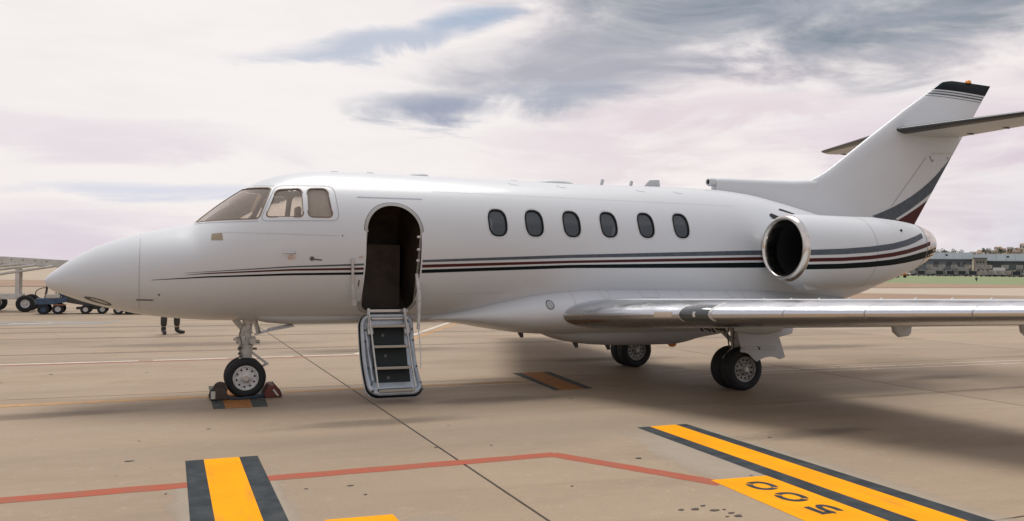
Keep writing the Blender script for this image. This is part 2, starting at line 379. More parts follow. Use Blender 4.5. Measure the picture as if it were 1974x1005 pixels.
# safety line in faded red
ragged('red_line', (-30, -4.30), (2.25, -4.29), .165, MRED, .004, 160)
ragged('red_line', (2.22, -4.27), (3.02, -5.62), .165, MRED, .0042, 16)
# patches of cleaner concrete round the fresh bars
FRESH = mat('scrubbed_concrete', (.46, .405, .33), .8, color2=(.42, .365, .29), vscale=3)
def fade_edges(mt):
    k = NT(mt.node_tree); b = mt.node_tree.nodes['Principled BSDF']
    tc = k.n('ShaderNodeTexCoord'); sp_ = k.n('ShaderNodeSeparateXYZ'); k.link(tc.outputs['Generated'], sp_.inputs[0])
    ex = k.math('MULTIPLY', k.math('MULTIPLY', sp_.outputs[0], k.math('SUBTRACT', 1.0, sp_.outputs[0])), 4.0)
    ey = k.math('MULTIPLY', k.math('MULTIPLY', sp_.outputs[1], k.math('SUBTRACT', 1.0, sp_.outputs[1])), 4.0)
    e = k.math('MINIMUM', ex, ey); n = k.noise(k.n('ShaderNodeNewGeometry').outputs['Position'], 3.0, 5, .7)
    k.link(k.math('MULTIPLY', k.smooth(k.math('ADD', e, k.math('SUBTRACT', n, .5)), .10, .60), .5), b.inputs['Alpha'])
fade_edges(FRESH)
def blob(name, cx, cy, rx, ry, z=.002):
    pts = []
    for i in range(40):
        t = 2*math.pi*i/40; r = 1+.10*math.sin(3*t+cx)+.06*math.sin(7*t+1)
        pts.append((cx+rx*r*math.copysign(abs(math.cos(t))**.6, math.cos(t)), cy+ry*r*math.copysign(abs(math.sin(t))**.6, math.sin(t))))
    return sheet(name, pts, FRESH, z)
blob('scrubbed_patch', -.48, -5.9, .42, 2.15)
blob('scrubbed_patch', 3.70, -6.3, .72, 2.95, .0026)
blob('scrubbed_patch', .35, -7.0, .55, 1.6, .0031)
def bar(xs0, xs1, y0, y1, mats, name='stop_bar', z=.006):
    root = None
    for i in range(3):
        o = sheet(('black_border', 'yellow_bar', 'black_border')[i], [(xs1[i], y1), (xs1[i+1], y1), (xs0[i+1], y0), (xs0[i], y0)], mats[i], z+.0006*(i == 1))
    return o
bar((-.772, -.628, -.345, -.195), (-.785, -.628, -.335, -.185), -3.475, -10.5, (MBLACK, YELLOW, MBLACK))
bar((3.59, 3.745, 4.066, 4.195), (3.33, 3.55, 3.86, 4.08), -3.44, -10.5, (MBLACK, YELLOW, MBLACK))
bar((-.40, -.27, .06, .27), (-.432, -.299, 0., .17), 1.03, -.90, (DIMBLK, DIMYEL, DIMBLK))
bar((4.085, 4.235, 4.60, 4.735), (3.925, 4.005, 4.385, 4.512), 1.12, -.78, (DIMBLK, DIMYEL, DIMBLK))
panel = sheet('number_panel', [(2.86, -8.2), (3.44, -8.2), (3.555, -5.55), (3.00, -5.51)], YELLOW, .0052)
sheet('number_panel', [(.0, -8.2), (.50, -8.2), (.463, -5.53), (.022, -5.50)], YELLOW, .0052)
def digit(kind, cx, cy, h=.215, w=.245, st=.050, z=.0030):
    """lettering reads towards +y, its top towards -x"""
    mb = MB(); T = lambda a, b: (cx-b*h/2, cy+a*w/2, z)
    sx, sy = st/(w/2), st/(h/2)
    if kind == '0':
        for a0, a1 in ((50, 214), (230, 394)):
            n = 14; vs = []
            for i in range(n+1):
                t = math.radians(a0+(a1-a0)*i/n); c, s = math.cos(t), math.sin(t)
                c2 = math.copysign(abs(c)**.85, c); s2 = math.copysign(abs(s)**.85, s)
                vs += [T(c2, s2), T(c2*(1-sx), s2*(1-sy))]
            mb.add(vs, [(2*i, 2*i+1, 2*i+3, 2*i+2) for i in range(n)])
    else:
        def q(a0, b0, a1, b1): mb.add([T(a0, b0), T(a1, b0), T(a1, b1), T(a0, b1)], [(0, 1, 2, 3)])
        q(-.72, 1, .78, 1-sy)                                    # top bar
        q(-.72, .96-sy, -.72+sx, .18)                            # upright
        n = 16; vs = []
        for i in range(n+1):
            t = math.radians(150-i*(150+128)/n); c, s = math.cos(t), math.sin(t)
            vs += [T(-.05+.95*c, -.32+.68*s), T(-.05+(.95-sx)*c, -.32+(.68-sy)*s)]
        mb.add(vs, [(2*i, 2*i+1, 2*i+3, 2*i+2) for i in range(n)])
    return mb.obj('digit', MBLACK, panel, 0)
digit('0', 3.265, -5.79); digit('0', 3.262, -6.115); digit('5', 3.262, -6.45)
# white double line and the older lead-in lines
wornline('white_line', (2.2, .335), (40, -.55), .05, MWHITE, .0043, [(0, .05), (.115, .2), (.202, 1)])
wornline('white_line', (2.2, .05), (40, -1.05), .05, MWHITE, .0043, [(0, .05), (.12, .21), (.212, 1)])
ragged('orange_line', (-30, .05), (-.42, .08), .17, MORANGE, .0046, 90, .012)
ragged('orange_line', (.5, .19), (4.0, .19), .15, MORANGE, .0041, 20, .012)
ragged('red_line', (-30, 4.20), (2.35, 4.42), .07, MRED, .0043, 60)
wornline('white_line', (-30, 4.33), (2.35, 4.60), .12, MWHITE, .0046, [(0, .885), (.892, .93), (.938, .965), (.97, 1)])
ragged('white_line', (2.35, 4.62), (7.6, 14.2), .14, MWHITE, .0046, 30)
ragged('orange_line', (2.52, 4.40), (7.9, 14.2), .16, MORANGE, .0043, 30)
ragged('white_line', (15.5, 8.6), (60, -1.0), .12, MWHITE, .0046, 30)
ragged('white_line', (17, 10.9), (70, 9.0), .12, MWHITE, .0046, 30)
ragged('white_line', (18.8, 12.3), (60, 17.0), .16, MWHITE, .0046, 30)
# oil drops and stains
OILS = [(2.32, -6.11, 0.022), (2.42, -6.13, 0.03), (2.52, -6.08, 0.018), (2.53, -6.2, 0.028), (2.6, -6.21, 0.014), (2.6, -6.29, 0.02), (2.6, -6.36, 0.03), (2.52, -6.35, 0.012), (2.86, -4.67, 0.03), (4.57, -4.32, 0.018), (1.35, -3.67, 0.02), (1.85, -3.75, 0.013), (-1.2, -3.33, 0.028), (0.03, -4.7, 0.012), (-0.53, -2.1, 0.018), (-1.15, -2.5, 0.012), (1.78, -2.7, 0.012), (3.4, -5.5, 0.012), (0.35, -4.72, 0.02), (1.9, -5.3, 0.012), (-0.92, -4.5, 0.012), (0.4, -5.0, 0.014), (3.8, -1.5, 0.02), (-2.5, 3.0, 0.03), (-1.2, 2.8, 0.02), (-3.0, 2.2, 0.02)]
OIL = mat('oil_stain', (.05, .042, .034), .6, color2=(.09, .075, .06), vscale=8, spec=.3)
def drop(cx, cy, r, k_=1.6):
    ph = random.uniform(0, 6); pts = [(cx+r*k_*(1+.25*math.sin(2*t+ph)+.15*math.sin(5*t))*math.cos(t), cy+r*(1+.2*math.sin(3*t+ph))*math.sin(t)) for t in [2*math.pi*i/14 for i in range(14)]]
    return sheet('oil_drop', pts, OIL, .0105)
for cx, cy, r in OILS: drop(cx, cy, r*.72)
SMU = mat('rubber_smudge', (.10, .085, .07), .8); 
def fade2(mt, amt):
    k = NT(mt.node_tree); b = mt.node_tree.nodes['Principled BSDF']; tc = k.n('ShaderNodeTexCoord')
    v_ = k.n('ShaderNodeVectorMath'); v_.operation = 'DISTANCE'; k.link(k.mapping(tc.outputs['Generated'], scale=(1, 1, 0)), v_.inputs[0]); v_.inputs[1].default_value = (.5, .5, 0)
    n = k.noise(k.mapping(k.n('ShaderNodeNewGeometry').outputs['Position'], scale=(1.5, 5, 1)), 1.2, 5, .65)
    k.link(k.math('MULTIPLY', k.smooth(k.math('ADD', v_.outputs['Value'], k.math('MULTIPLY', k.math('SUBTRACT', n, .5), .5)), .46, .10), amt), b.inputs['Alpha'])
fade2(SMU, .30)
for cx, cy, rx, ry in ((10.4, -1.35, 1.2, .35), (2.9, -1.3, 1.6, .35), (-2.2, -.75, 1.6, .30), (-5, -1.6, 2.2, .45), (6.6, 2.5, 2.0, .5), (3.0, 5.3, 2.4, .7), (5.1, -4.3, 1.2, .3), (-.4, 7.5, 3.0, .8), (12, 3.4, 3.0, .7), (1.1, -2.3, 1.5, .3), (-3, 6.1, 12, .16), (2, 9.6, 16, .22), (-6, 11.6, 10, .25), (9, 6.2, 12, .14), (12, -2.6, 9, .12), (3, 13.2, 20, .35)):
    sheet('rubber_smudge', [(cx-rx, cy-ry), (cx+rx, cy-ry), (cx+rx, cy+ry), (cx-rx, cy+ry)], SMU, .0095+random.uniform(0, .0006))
# scarred dark patch behind the nose
SCAR = mat('patched_asphalt', (.17, .155, .135), .85, color2=(.33, .29, .25), vscale=1.2, streak=(.4, 2.5, 1))
sheet('asphalt_patch', [(-30, 14.6), (-2.6, 14.2), (-2.1, 15.8), (-6, 16.4), (-30, 17.0)], SCAR, .0035)
wornline('white_line', (-9, 14.9), (-2.4, 15.3), .16, MWHITE, .0056, [(.35, .55), (.62, .78)])
# far bands
structure(sheet('bare_earth_strip', [(-900, 45), (-10.7, 59.9), (95.2, 66.8), (900, 120), (1200, 230), (154, 114.2), (-14.6, 88.3), (-900, 75)], DIRT, .006, None))
structure(sheet('taxiway', [(52, 43), (63.5, 35.2), (300, 50), (700, 95), (110, 67.2), (73.2, 61.0)], TAXI, .010, None))
structure(sheet('bare_earth_strip', [(40, 30.5), (60, 33), (52, 43), (73.2, 61.0), (40, 52)], DIRT, .005, None))
BA = Vector((.784, .621, 0)).normalized(); BR = Vector((BA.y, -BA.x, 0)); BO = Vector((CAMP.x, CAMP.y, 0))
def far(s, t, z=0.0): p = BO+BA*t+BR*s; return (p.x, p.y, z)
ZP = 1.28                                                        # the far stand lies a little higher
g = MB()
T0 = [(-260, 175), (-90, 172), (60, 180), (700, 330)]; T1 = [(-260, 322), (-90, 322), (60, 322), (700, 420)]
g.add([far(s, t, .002) for s, t in T0]+[far(s, t, ZP) for s, t in T1], [(i, i+1, i+5, i+4) for i in range(3)])
structure(g.obj('grass_bank', GRASS, None, 0))
g = MB().add([far(-260, 322, ZP), far(60, 322, ZP), far(700, 420, ZP), far(900, 2500, ZP), far(-260, 2500, ZP)], [(0, 1, 2, 3, 4)])
structure(g.obj('far_stand', TAXI, None, 0))
structure(sheet('dry_field', [(-900, 75.5), (-14.6, 88.8), (60, 98), (60, 1500), (-900, 2500)], FIELD, .003, None))
# ------------------------------------------------------------------ the jet
jet = thing('private_jet', 'white twin-engine business jet with open airstair and dark cheat line stripes', 'jet')
ST=[# x, top, bot, halfwidth, zc(widest)
(-2.245,1.440,1.420,.010,1.430),
(-2.20,1.500,1.350,.085,1.425),
(-2.11,1.578,1.300,.165,1.425),
(-2.038,1.637,1.270,.215,1.435),
(-1.851,1.761,1.197,.315,1.46),
(-1.635,1.873,1.132,.415,1.49),
(-1.358,1.972,1.066,.525,1.52),
(-1.074,2.049,1.016,.615,1.56),
(-.860,2.098,.990,.675,1.60),
(-.668,2.140,.974,.722,1.64),
(-.55,2.238,.966,.750,1.67),
(-.37,2.389,.958,.790,1.71),
(-.004,2.640,.952,.858,1.79),
(.247,2.752,.951,.895,1.83),
(.503,2.820,.950,.923,1.87),
(.897,2.868,.950,.950,1.90),
(1.441,2.880,.950,.963,1.915),
(2.9,2.887,.950,.967,1.918),
(4.5,2.893,.950,.967,1.922),
(5.39,2.912,.950,.967,1.925),
(6.3,2.930,.955,.967,1.93),
(6.9,2.928,.960,.967,1.935),
(7.5,2.890,.970,.955,1.94),
(8.12,2.790,.998,.92,1.935),
(8.8,2.650,1.05,.855,1.93),
(9.5,2.520,1.16,.745,1.93),
(10.2,2.415,1.36,.60,1.95),
(10.9,2.31,1.61,.44,1.99),
(11.5,2.21,1.84,.27,2.03),
(11.75,2.15,1.95,.12,2.05)]
A=np.array(ST)
def pchip(x,y):
    h=np.diff(x);d=np.diff(y)/h;m=np.zeros(len(x))
    for i in range(1,len(x)-1):
        if d[i-1]*d[i]>0:
            w1=2*h[i]+h[i-1];w2=h[i]+2*h[i-1];m[i]=(w1+w2)/(w1/d[i-1]+w2/d[i])
    m[0]=d[0];m[-1]=d[-1]
    def f(t):
        t=min(max(t,x[0]),x[-1]);i=min(max(np.searchsorted(x,t)-1,0),len(h)-1)
        s=(t-x[i])/h[i]
        return ((1+2*s)*(1-s)**2*y[i]+s*(1-s)**2*h[i]*m[i]+s*s*(3-2*s)*y[i+1]+s*s*(s-1)*h[i]*m[i+1])
    return f
TOP=pchip(A[:,0],A[:,1]);BOT=pchip(A[:,0],A[:,2]);W=pchip(A[:,0],A[:,3]);ZC=pchip(A[:,0],A[:,4])
def side(x,z):
    t,b,w,c=TOP(x),BOT(x),W(x),ZC(x)
    q=(z-c)/(t-c) if z>c else (c-z)/(c-b)
    return w*math.sqrt(max(0,1-q*q))

XS = np.linspace(-2.245, 11.75, 4000)
TT = np.array([TOP(t) for t in XS]); BB = np.array([BOT(t) for t in XS]); WW = np.array([W(t) for t in XS]); ZZ = np.array([ZC(t) for t in XS])
def sec(x): return (np.interp(x, XS, TT), np.interp(x, XS, BB), np.interp(x, XS, WW), np.interp(x, XS, ZZ))
def gfun(P):
    x, y, z = P[:, 0], P[:, 1], P[:, 2]
    t, b, w, c = sec(x)
    h = np.where(z > c, t-c, c-b); return (y/w)**2+((z-c)/h)**2-1
def fnormal(P):
    P = np.asarray(P, float).reshape(-1, 3); e = 4e-3; G = np.zeros_like(P)
    for i in range(3):
        d = np.zeros(3); d[i] = e; G[:, i] = (gfun(P+d)-gfun(P-d))/(2*e)
    return G/np.maximum(np.linalg.norm(G, axis=1, keepdims=True), 1e-9)
def ring(x, off=0.0, n=96, zmin=None):
    t, b, w, c = TOP(x), BOT(x), W(x), ZC(x); out = []
    for j in range(n):
        a = 2*math.pi*j/n; s, co = math.sin(a), math.cos(a)
        y = (w-off)*co; z = c+((t-off-c) if s > 0 else (c-b-off))*s
        if zmin is not None: z = max(z, zmin)
        out.append((x, y, z))
    return out
def evalmesh(o):
    dg = bpy.context.evaluated_depsgraph_get(); dg.update()
    return bpy.data.meshes.new_from_object(o.evaluated_get(dg))
def boolean(o, cutters, op='DIFFERENCE'):
    for c in cutters:
        b = o.modifiers.new('b', 'BOOLEAN'); b.object = c; b.operation = op; b.solver = 'EXACT'
    bpy.context.view_layer.update()
    me = evalmesh(o); o.modifiers.clear(); old = o.data; o.data = me; bpy.data.meshes.remove(old)
    for c in cutters: bpy.data.objects.remove(c, do_unlink=True)

xs = [-2.245, -2.235, -2.22, -2.20, -2.175, -2.145]+list(np.arange(-2.11, -.70, .05))+list(np.arange(-.70, .6, .025))+list(np.arange(.6, 2.2, .05))+list(np.arange(2.2, 8.0, .10))+list(np.arange(8.0, 11.7, .1))+[11.75]
fo = MB().loft([ring(x) for x in xs]).obj('fuselage', [PAINT, INTER], jet, 0)
cav = MB().loft([ring(x, .045, 48, 1.06 if x > .6 else 1.5) for x in (-.62, -.5, -.37, -.2, 0, .25, .5, .7, .9, 1.3, 2.0, 3, 4, 5, 6, 6.6)], mi=0).obj('cavity', [INTER], None, 0)
DOOR = rrect(1.285, 1.977, 1.085, 2.412, .335, 10, .13)
WIN = [(3.009, 2.233), (3.530, 2.243), (4.082, 2.250), (4.652, 2.260), (5.247, 2.270), (5.830, 2.281)]
def winpoly(cx, cz, k=1.0, n=36):
    out = []
    for i in range(n):
        t = 2*math.pi*i/n; c, s = math.cos(t), math.sin(t); e = 2/2.7
        out.append((cx+.123*k*math.copysign(abs(c)**e, c), cz+.172*k*math.copysign(abs(s)**e, s)))
    return out
W2 = round_poly([(.118, 2.212), (.262, 2.562), (.556, 2.583), (.547, 2.222)], .06)
W3 = round_poly([(.602, 2.222), (.612, 2.585), (.855, 2.597), (.893, 2.226)], .07)
WSP = [(-.80, 2.142), (.022, 2.188), (.055, 2.215), (.205, 2.565), (.190, 2.585), (-.80, 2.588)]
cut = []
c = MB().prism(DOOR, -1.3, 0); cut.append(c)
for cx, cz in WIN: cut.append(MB().prism(winpoly(cx, cz), -1.3, 1.3))
cut.append(MB().prism(W2, -1.3, 1.3)); cut.append(MB().prism(W3, -1.3, 1.3))
cut.append(MB().prism(WSP, -1.3, -.03)); cut.append(MB().prism(WSP, .03, 1.3))
allc = MB()
for c in cut: allc.add(c.v, c.f)
boolean(fo, [cav])
boolean(fo, [allc.obj('cut', [INTER], None, 0)])
me = fo.data
# smooth analytic normals on the outer skin, flat elsewhere
nv = len(me.vertices); co = np.zeros(nv*3); me.vertices.foreach_get('co', co); co = co.reshape(-1, 3)
me.polygons.foreach_set('use_smooth', [True]*len(me.polygons))
g0 = np.abs(gfun(co)) < .02; nrm = fnormal(co)
ln = np.zeros((len(me.loops), 3)); mi = []
for p in me.polygons:
    pn = np.array(p.normal); outer = False
    for li in p.loop_indices:
        vi = me.loops[li].vertex_index
        if g0[vi] and nrm[vi].dot(pn) > .80: ln[li] = nrm[vi]; outer = True
        else: ln[li] = pn
    mi.append(0 if outer else 1)
me.materials.clear(); me.materials.append(PAINT); me.materials.append(INTER); me.materials.append(COCKP)
mi = [2 if (v == 1 and me.polygons[i].center.x < .98) else v for i, v in enumerate(mi)]
me.polygons.foreach_set('material_index', mi)
me.normals_split_custom_set([tuple(v) for v in ln])

def SP(x, z, s=-1, off=.0):
    """point on the skin at (x,z), side s, lifted by off along the normal"""
    y = s*side(x, z); p = np.array([[x, y, z]]); n = fnormal(p)[0]
    return Vector(p[0])+Vector(n)*off, Vector(n)
def ribbon(pts, w, off=.003, s=-1, closed=False):
    """strip on the skin along (x,z) polyline; w = width or list of widths"""
    mb = MB(); P = [SP(x, z, s, off) for x, z in pts]; n = len(P); vs = []
    for i, (p, nn) in enumerate(P):
        a = P[(i-1) % n][0] if (closed or i) else p; b = P[(i+1) % n][0] if (closed or i < n-1) else p
        t = (b-a).normalized(); bb = nn.cross(t).normalized(); wi = w[i] if isinstance(w, (list, tuple)) else w
        vs += [p+bb*wi/2, p-bb*wi/2]
    mb.add(vs, [(2*i, 2*i+1, (2*i+3) % (2*n), (2*i+2) % (2*n)) for i in range(n if closed else n-1)])
    return mb
def patch(poly, off, s=-1, rings=4):
    """filled skin patch inside an (x,z) outline"""
    n = len(poly); cx = sum(p[0] for p in poly)/n; cz = sum(p[1] for p in poly)/n; mb = MB(); vs = [SP(cx, cz, s, off)[0]]; fs = []
    for r in range(1, rings+1):
        k = r/rings; vs += [SP(cx+(x-cx)*k, cz+(z-cz)*k, s, off)[0] for x, z in poly]
    for j in range(n):
        fs.append((0, 1+j, 1+(j+1) % n))
        for r in range(rings-1):
            a = 1+r*n; b = a+n; fs.append((a+j, b+j, b+(j+1) % n, a+(j+1) % n))
    return mb.add(vs, fs)
def circle(cx, cz, r, n=20, k=1.0): return [(cx+r*k*math.cos(2*math.pi*i/n), cz+r*math.sin(2*math.pi*i/n)) for i in range(n)]
def poly_dense(pts, step=.05):
    out = []
    for i in range(len(pts)-1):
        a, b = Vector(pts[i]), Vector(pts[i+1]); n = max(1, int((b-a).length/step))
        out += [tuple(a.lerp(b, j/n)) for j in range(n)]
    return out+[tuple(pts[-1])]

# cabin windows
for s in (-1, 1):
    for cx, cz in WIN:
        w = patch(winpoly(cx, cz, 1.02), -.014, s).obj('cabin_window', GLASSW, fo, 60)
        ribbon(winpoly(cx, cz, 1.0), .020, .002, s, True).obj('window_seal', BLACKP, fo, 60)
        ribbon(winpoly(cx, cz, 1.13), .010, .0025, s, True).obj('window_trim', RIMW, fo, 60)
# cockpit glazing
ZROW = np.linspace(2.150, 2.588, 15)
def ws_right(z): return float(np.interp(z, [2.142, 2.188, 2.215, 2.565, 2.588], [.022, .022, .055, .205, .200]))
def ws_bottom(x): return float(np.interp(x, [-.8, .022, .055], [2.142, 2.188, 2.215]))
def ws_left(z):
    lo, hi = -.70, .25
    for _ in range(40):
        mdl = (lo+hi)/2
        if TOP(mdl) > z and side(mdl, z) > .035: hi = mdl
        else: lo = mdl
    return hi
for s in (-1, 1):
    mb = MB(); rows = []
    for z in ZROW:
        xl = ws_left(z); xr = ws_right(z); row = []
        for i in range(15):
            x = xl+(xr-xl)*i/14; zz = max(z, ws_bottom(x)) if z < 2.2 else z
            p, n = SP(x, min(zz, TOP(x)-.001), s, 0); row.append(p-n*.010)
        rows.append(row)
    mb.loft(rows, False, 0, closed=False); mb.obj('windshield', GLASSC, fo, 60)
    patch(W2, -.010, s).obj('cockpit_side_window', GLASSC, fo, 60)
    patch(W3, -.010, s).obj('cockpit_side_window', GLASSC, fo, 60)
    for w_ in (W2, W3): ribbon(w_, .017, .002, s, True).obj('window_seal', SEALT, fo, 60)
    edge = [(ws_left(2.152)+.0, 2.150), (-.4, 2.166), (-.2, 2.177), (.022, 2.188), (.055, 2.215), (.205, 2.565), (.19, 2.586), (.1, 2.588), (0, 2.588), (ws_left(2.588), 2.588)]
    ribbon(poly_dense(edge, .04), .018, .002, s).obj('window_seal', SEALT, fo, 60)
    out_ = round_poly([(.055, 2.160), (.965, 2.188), (.935, 2.628), (.262, 2.612)], .09)
    ribbon(poly_dense(out_+[out_[0]], .05), .007, .003, s).obj('window_surround_seam', SEAM, fo, 60)
    ribbon(poly_dense([(-.64, 2.128), (-.3, 2.142), (.045, 2.160)], .05), .006, .003, s).obj('window_surround_seam', SEAM, fo, 60)
    ribbon(poly_dense([(.255, 2.610), (.12, 2.612), (.03, 2.612)], .05), .006, .003, s).obj('window_surround_seam', SEAM, fo, 60)
# cockpit fittings seen through the glass
for y in (-.38, .38):
    mb = MB(); mb.box((.60, y-.22, 1.5), (.70, y+.22, 2.25)); mb.box((.22, y-.22, 1.5), (.70, y+.22, 1.70)); mb.box((.62, y-.12, 2.25), (.69, y+.12, 2.43))
    mb.obj('cockpit_seat', COCKP, fo, 30, .03)
mb = MB(); mb.hexa([(-.42, -.55, 1.6), (-.20, -.62, 1.6), (-.20, .62, 1.6), (-.42, .55, 1.6)], [(-.42, -.5, 2.13), (-.08, -.60, 2.20), (-.08, .60, 2.20), (-.42, .5, 2.13)])
mb.obj('glare_shield', COCKP, fo, 30, .02)
for y in (-.35, .35):
    MB().tube([(.05, y-.12, 2.10), (.03, y-.14, 2.24), (.06, y-.05, 2.28), (.06, y+.05, 2.28), (.03, y+.14, 2.24), (.05, y+.12, 2.10)], .016, 8).obj('control_yoke', SEAL, fo)
rb_ = [[(x_, min(p[1], .30), p[2]) for p in ring(.98, .06, 48, 1.07)] for x_ in (.98, 1.01)]
MB().loft(rb_).obj('cockpit_bulkhead', PALEIN, fo, 0)
patch(rrect(.59, .96, 2.12, 2.66, .03, 3), -.06).obj('side_blind', PALEIN, fo, 60)
rb_ = [[(x_, max(p[1], -.30), p[2]) for p in ring(2.15, .06, 48, 1.07)] for x_ in (2.15, 2.19)]
MB().loft(rb_).obj('cabin_partition', INTER, fo, 0)
MB().box((1.15, .35, 1.07), (2.05, .75, 1.95)).obj('galley_cabinet', INTER, fo, 0)
for x_, z_, y_ in ((1.30, 1.62, -.40), (1.42, 1.45, -.1)):
    MB().tube([(x_, y_, z_), (x_+.03, y_, z_+.20)], .012, 8).obj('grab_rail', BRUSHED, fo)
# cheat line: three stripes, broken by the door
def stripe(name, xs_, zc_, w_, m, s, cuts):
    f = lambda x: float(np.interp(x, xs_, zc_)); fw = lambda x: float(np.interp(x, xs_, w_))
    for a, b in cuts:
        pts = [(x, f(x)) for x in np.linspace(a, b, max(3, int((b-a)/.08)))]
        ribbon(pts, [fw(x) for x, _ in pts], .0025, s).obj(name, m, fo, 60)
GX_ = [-.75, -.51, .40, 1.19, 1.98, 4.05, 7.13, 8.6, 10.5, 11.5]
for s in (-1, 1):
    br = [(1.268, 1.993)] if s < 0 else []
    def cuts(a, b):
        return [(a, 1.266), (1.996, b)] if s < 0 else [(a, b)]
    stripe('grey_stripe', GX_, [1.543, 1.560, 1.628, 1.664, 1.718, 1.813, 1.921, 1.95, 2.06, 2.12], [.002, .006, .016, .022, .030, .042, .068, .07, .06, .04], MATS['stripe_grey'], s, cuts(-.75, 11.4))
    stripe('maroon_stripe', GX_, [1.520, 1.540, 1.592, 1.614, 1.655, 1.740, 1.833, 1.86, 1.98, 2.06], [.002, .012, .022, .028, .040, .034, .048, .05, .05, .03], MAROON, s, cuts(-.75, 11.3))
    stripe('black_stripe', [-1.10]+GX_[1:], [1.458, 1.500, 1.540, 1.557, 1.590, 1.678, 1.737, 1.77, 1.92, 2.03], [.004, .016, .026, .032, .046, .044, .080, .08, .06, .03], BLACKP, s, cuts(-1.10, 11.2))
# panel lines and small skin fittings on the door side
def seam(pts, w=.005, m=SEAM, nm='panel_seam', s=-1): return ribbon(poly_dense(pts, .05), w, .0035, s).obj(nm, m, fo, 60)
for s in (-1, 1):
    seam([(-1.23, z) for z in np.linspace(1.12, 1.985, 16)], .004, SEAM, 'radome_seam', s)
ribbon([(x, z) for x, z in DOOR], .030, .004, -1, True).obj('door_frame_seal', mat('door_rim', (.36, .36, .33), .45), fo, 60)
ribbon(rrect(1.262, 2.0, 1.062, 2.437, .35, 10, .14), .008, .003, -1, True).obj('door_frame_seam', SEAL, fo, 60)
seam([(1.20, 2.495), (2.03, 2.505)], .012, mat('rain_gutter', (.32, .36, .42), .4), 'rain_gutter')
seam([(2.10, 1.30), (3.2, 1.32)], .006, RIMW, 'rub_strip')
patch(round_poly([(-.475, 1.925), (-.465, 2.000), (-.355, 2.015), (-.345, 1.925)], .012, 3), .003).obj('sensor_plate', mat('sensor_tan', (.30, .25, .17), .5), fo, 60)
MB().tube([SP(.30, 1.79, -1, .03)[0], SP(.36, 1.792, -1, .035)[0], SP(.44, 1.793, -1, .03)[0], SP(.445, 1.793, -1, 0)[0]], [.006, .009, .011, .014], 8).obj('pitot_probe', BRUSHED, fo)
for a in ((.37, .44, 1.745), (.38, .43, 1.765)): seam([(a[0], a[2]), (a[1], a[2])], .008, mat('placard_orange', (.55, .35, .22), .6), 'placard')
patch(circle(.645, 1.728, .027), .004).obj('vent_disc', SEAL, fo, 60)
seam([(.655, 1.722), (.76, 1.713)], .016, SEAL, 'vent_vane')
patch(circle(.997, 2.007, .008, 10), .003).obj('static_port', DARK, fo, 60)
for z_ in (1.765, 1.745): seam([(1.20, z_), (1.25, z_)], .007, mat('placard_pink', (.45, .30, .26), .6), 'placard')
seam([(1.205, 1.38), (1.245, 1.38)], .007, MATS['placard_pink'], 'placard')
patch(rrect(1.215, 1.232, 1.40, 1.48, .006, 3), .0035).obj('door_latch', mat('latch_brown', (.14, .10, .07), .5), fo, 60)
mb = MB(); a0 = SP(1.118, 1.745, -1, .02)[0]; mb.tube([a0, SP(1.13, 1.60, -1, .03)[0], SP(1.14, 1.45, -1, .045)[0], SP(1.165, 1.30, -1, .07)[0], SP(1.195, 1.235, -1, .085)[0]], [.016, .017, .017, .019, .022], 8)
mb.obj('handrail', RIMW, fo)
patch(circle(-1.02, 1.29, .012, 10), .003).obj('static_port', SEAL, fo, 60)
seam([(-1.26, 1.228), (-1.08, 1.226)], .018, SEAL, 'nose_latch')
FAINT = mat('seam_faint', (.49, .51, .53), .5)
for s in (-1, 1):
    seam([(x, 2.02-.01*(x+.4)) for x in np.linspace(-.35, .95, 14)], .004, FAINT, 'lap_joint', s)
    seam([(x, 2.62) for x in np.linspace(2.2, 6.9, 30)], .0035, FAINT, 'lap_joint', s)
    seam(rrect(7.35, 7.62, 1.22, 1.42, .03, 3)+[(7.59, 1.22)], .004, FAINT, 'access_panel', s)
    for x_ in (3.42, 4.15, 5.42, 6.05):
        q = SP(x_, 2.80, s)[0]
        seam([(x_-.05, 2.815), (x_-.02, 2.79), (x_+.07, 2.785)], .010, mat('walkway_mark', (.40, .40, .42), .6), 'walkway_mark', s)
HX, HZ_ = .372, 1.712                                             # lettering HOT under the probe
for st_ in ([(0, 0), (0, .028)], [(.016, 0), (.016, .028)], [(0, .014), (.016, .014)], [(.028, 0), (.028, .028), (.044, .028), (.044, 0), (.028, 0)], [(.056, .028), (.078, .028)], [(.067, .028), (.067, 0)]):
    ribbon([(HX+a_*1.15, HZ_+b_) for a_, b_ in st_], .006, .003, -1).obj('letter_stroke', MATS['placard_orange'], fo, 60)
# landing/taxi light recess under the nose
patch([(-1.66+.135*math.cos(t)*(1.0 if math.cos(t) > 0 else 1.15), 1.207+.028*math.sin(t)-.045*math.cos(t)) for t in [2*math.pi*i/24 for i in range(24)]], .003).obj('nose_light_recess', SEAL, fo, 60)
patch([(-1.655+.095*math.cos(t), 1.212+.015*math.sin(t)-.032*math.cos(t)) for t in [2*math.pi*i/20 for i in range(20)]], .005).obj('nose_light_lens', mat('light_lens', (.40, .38, .34), .15), fo, 60)
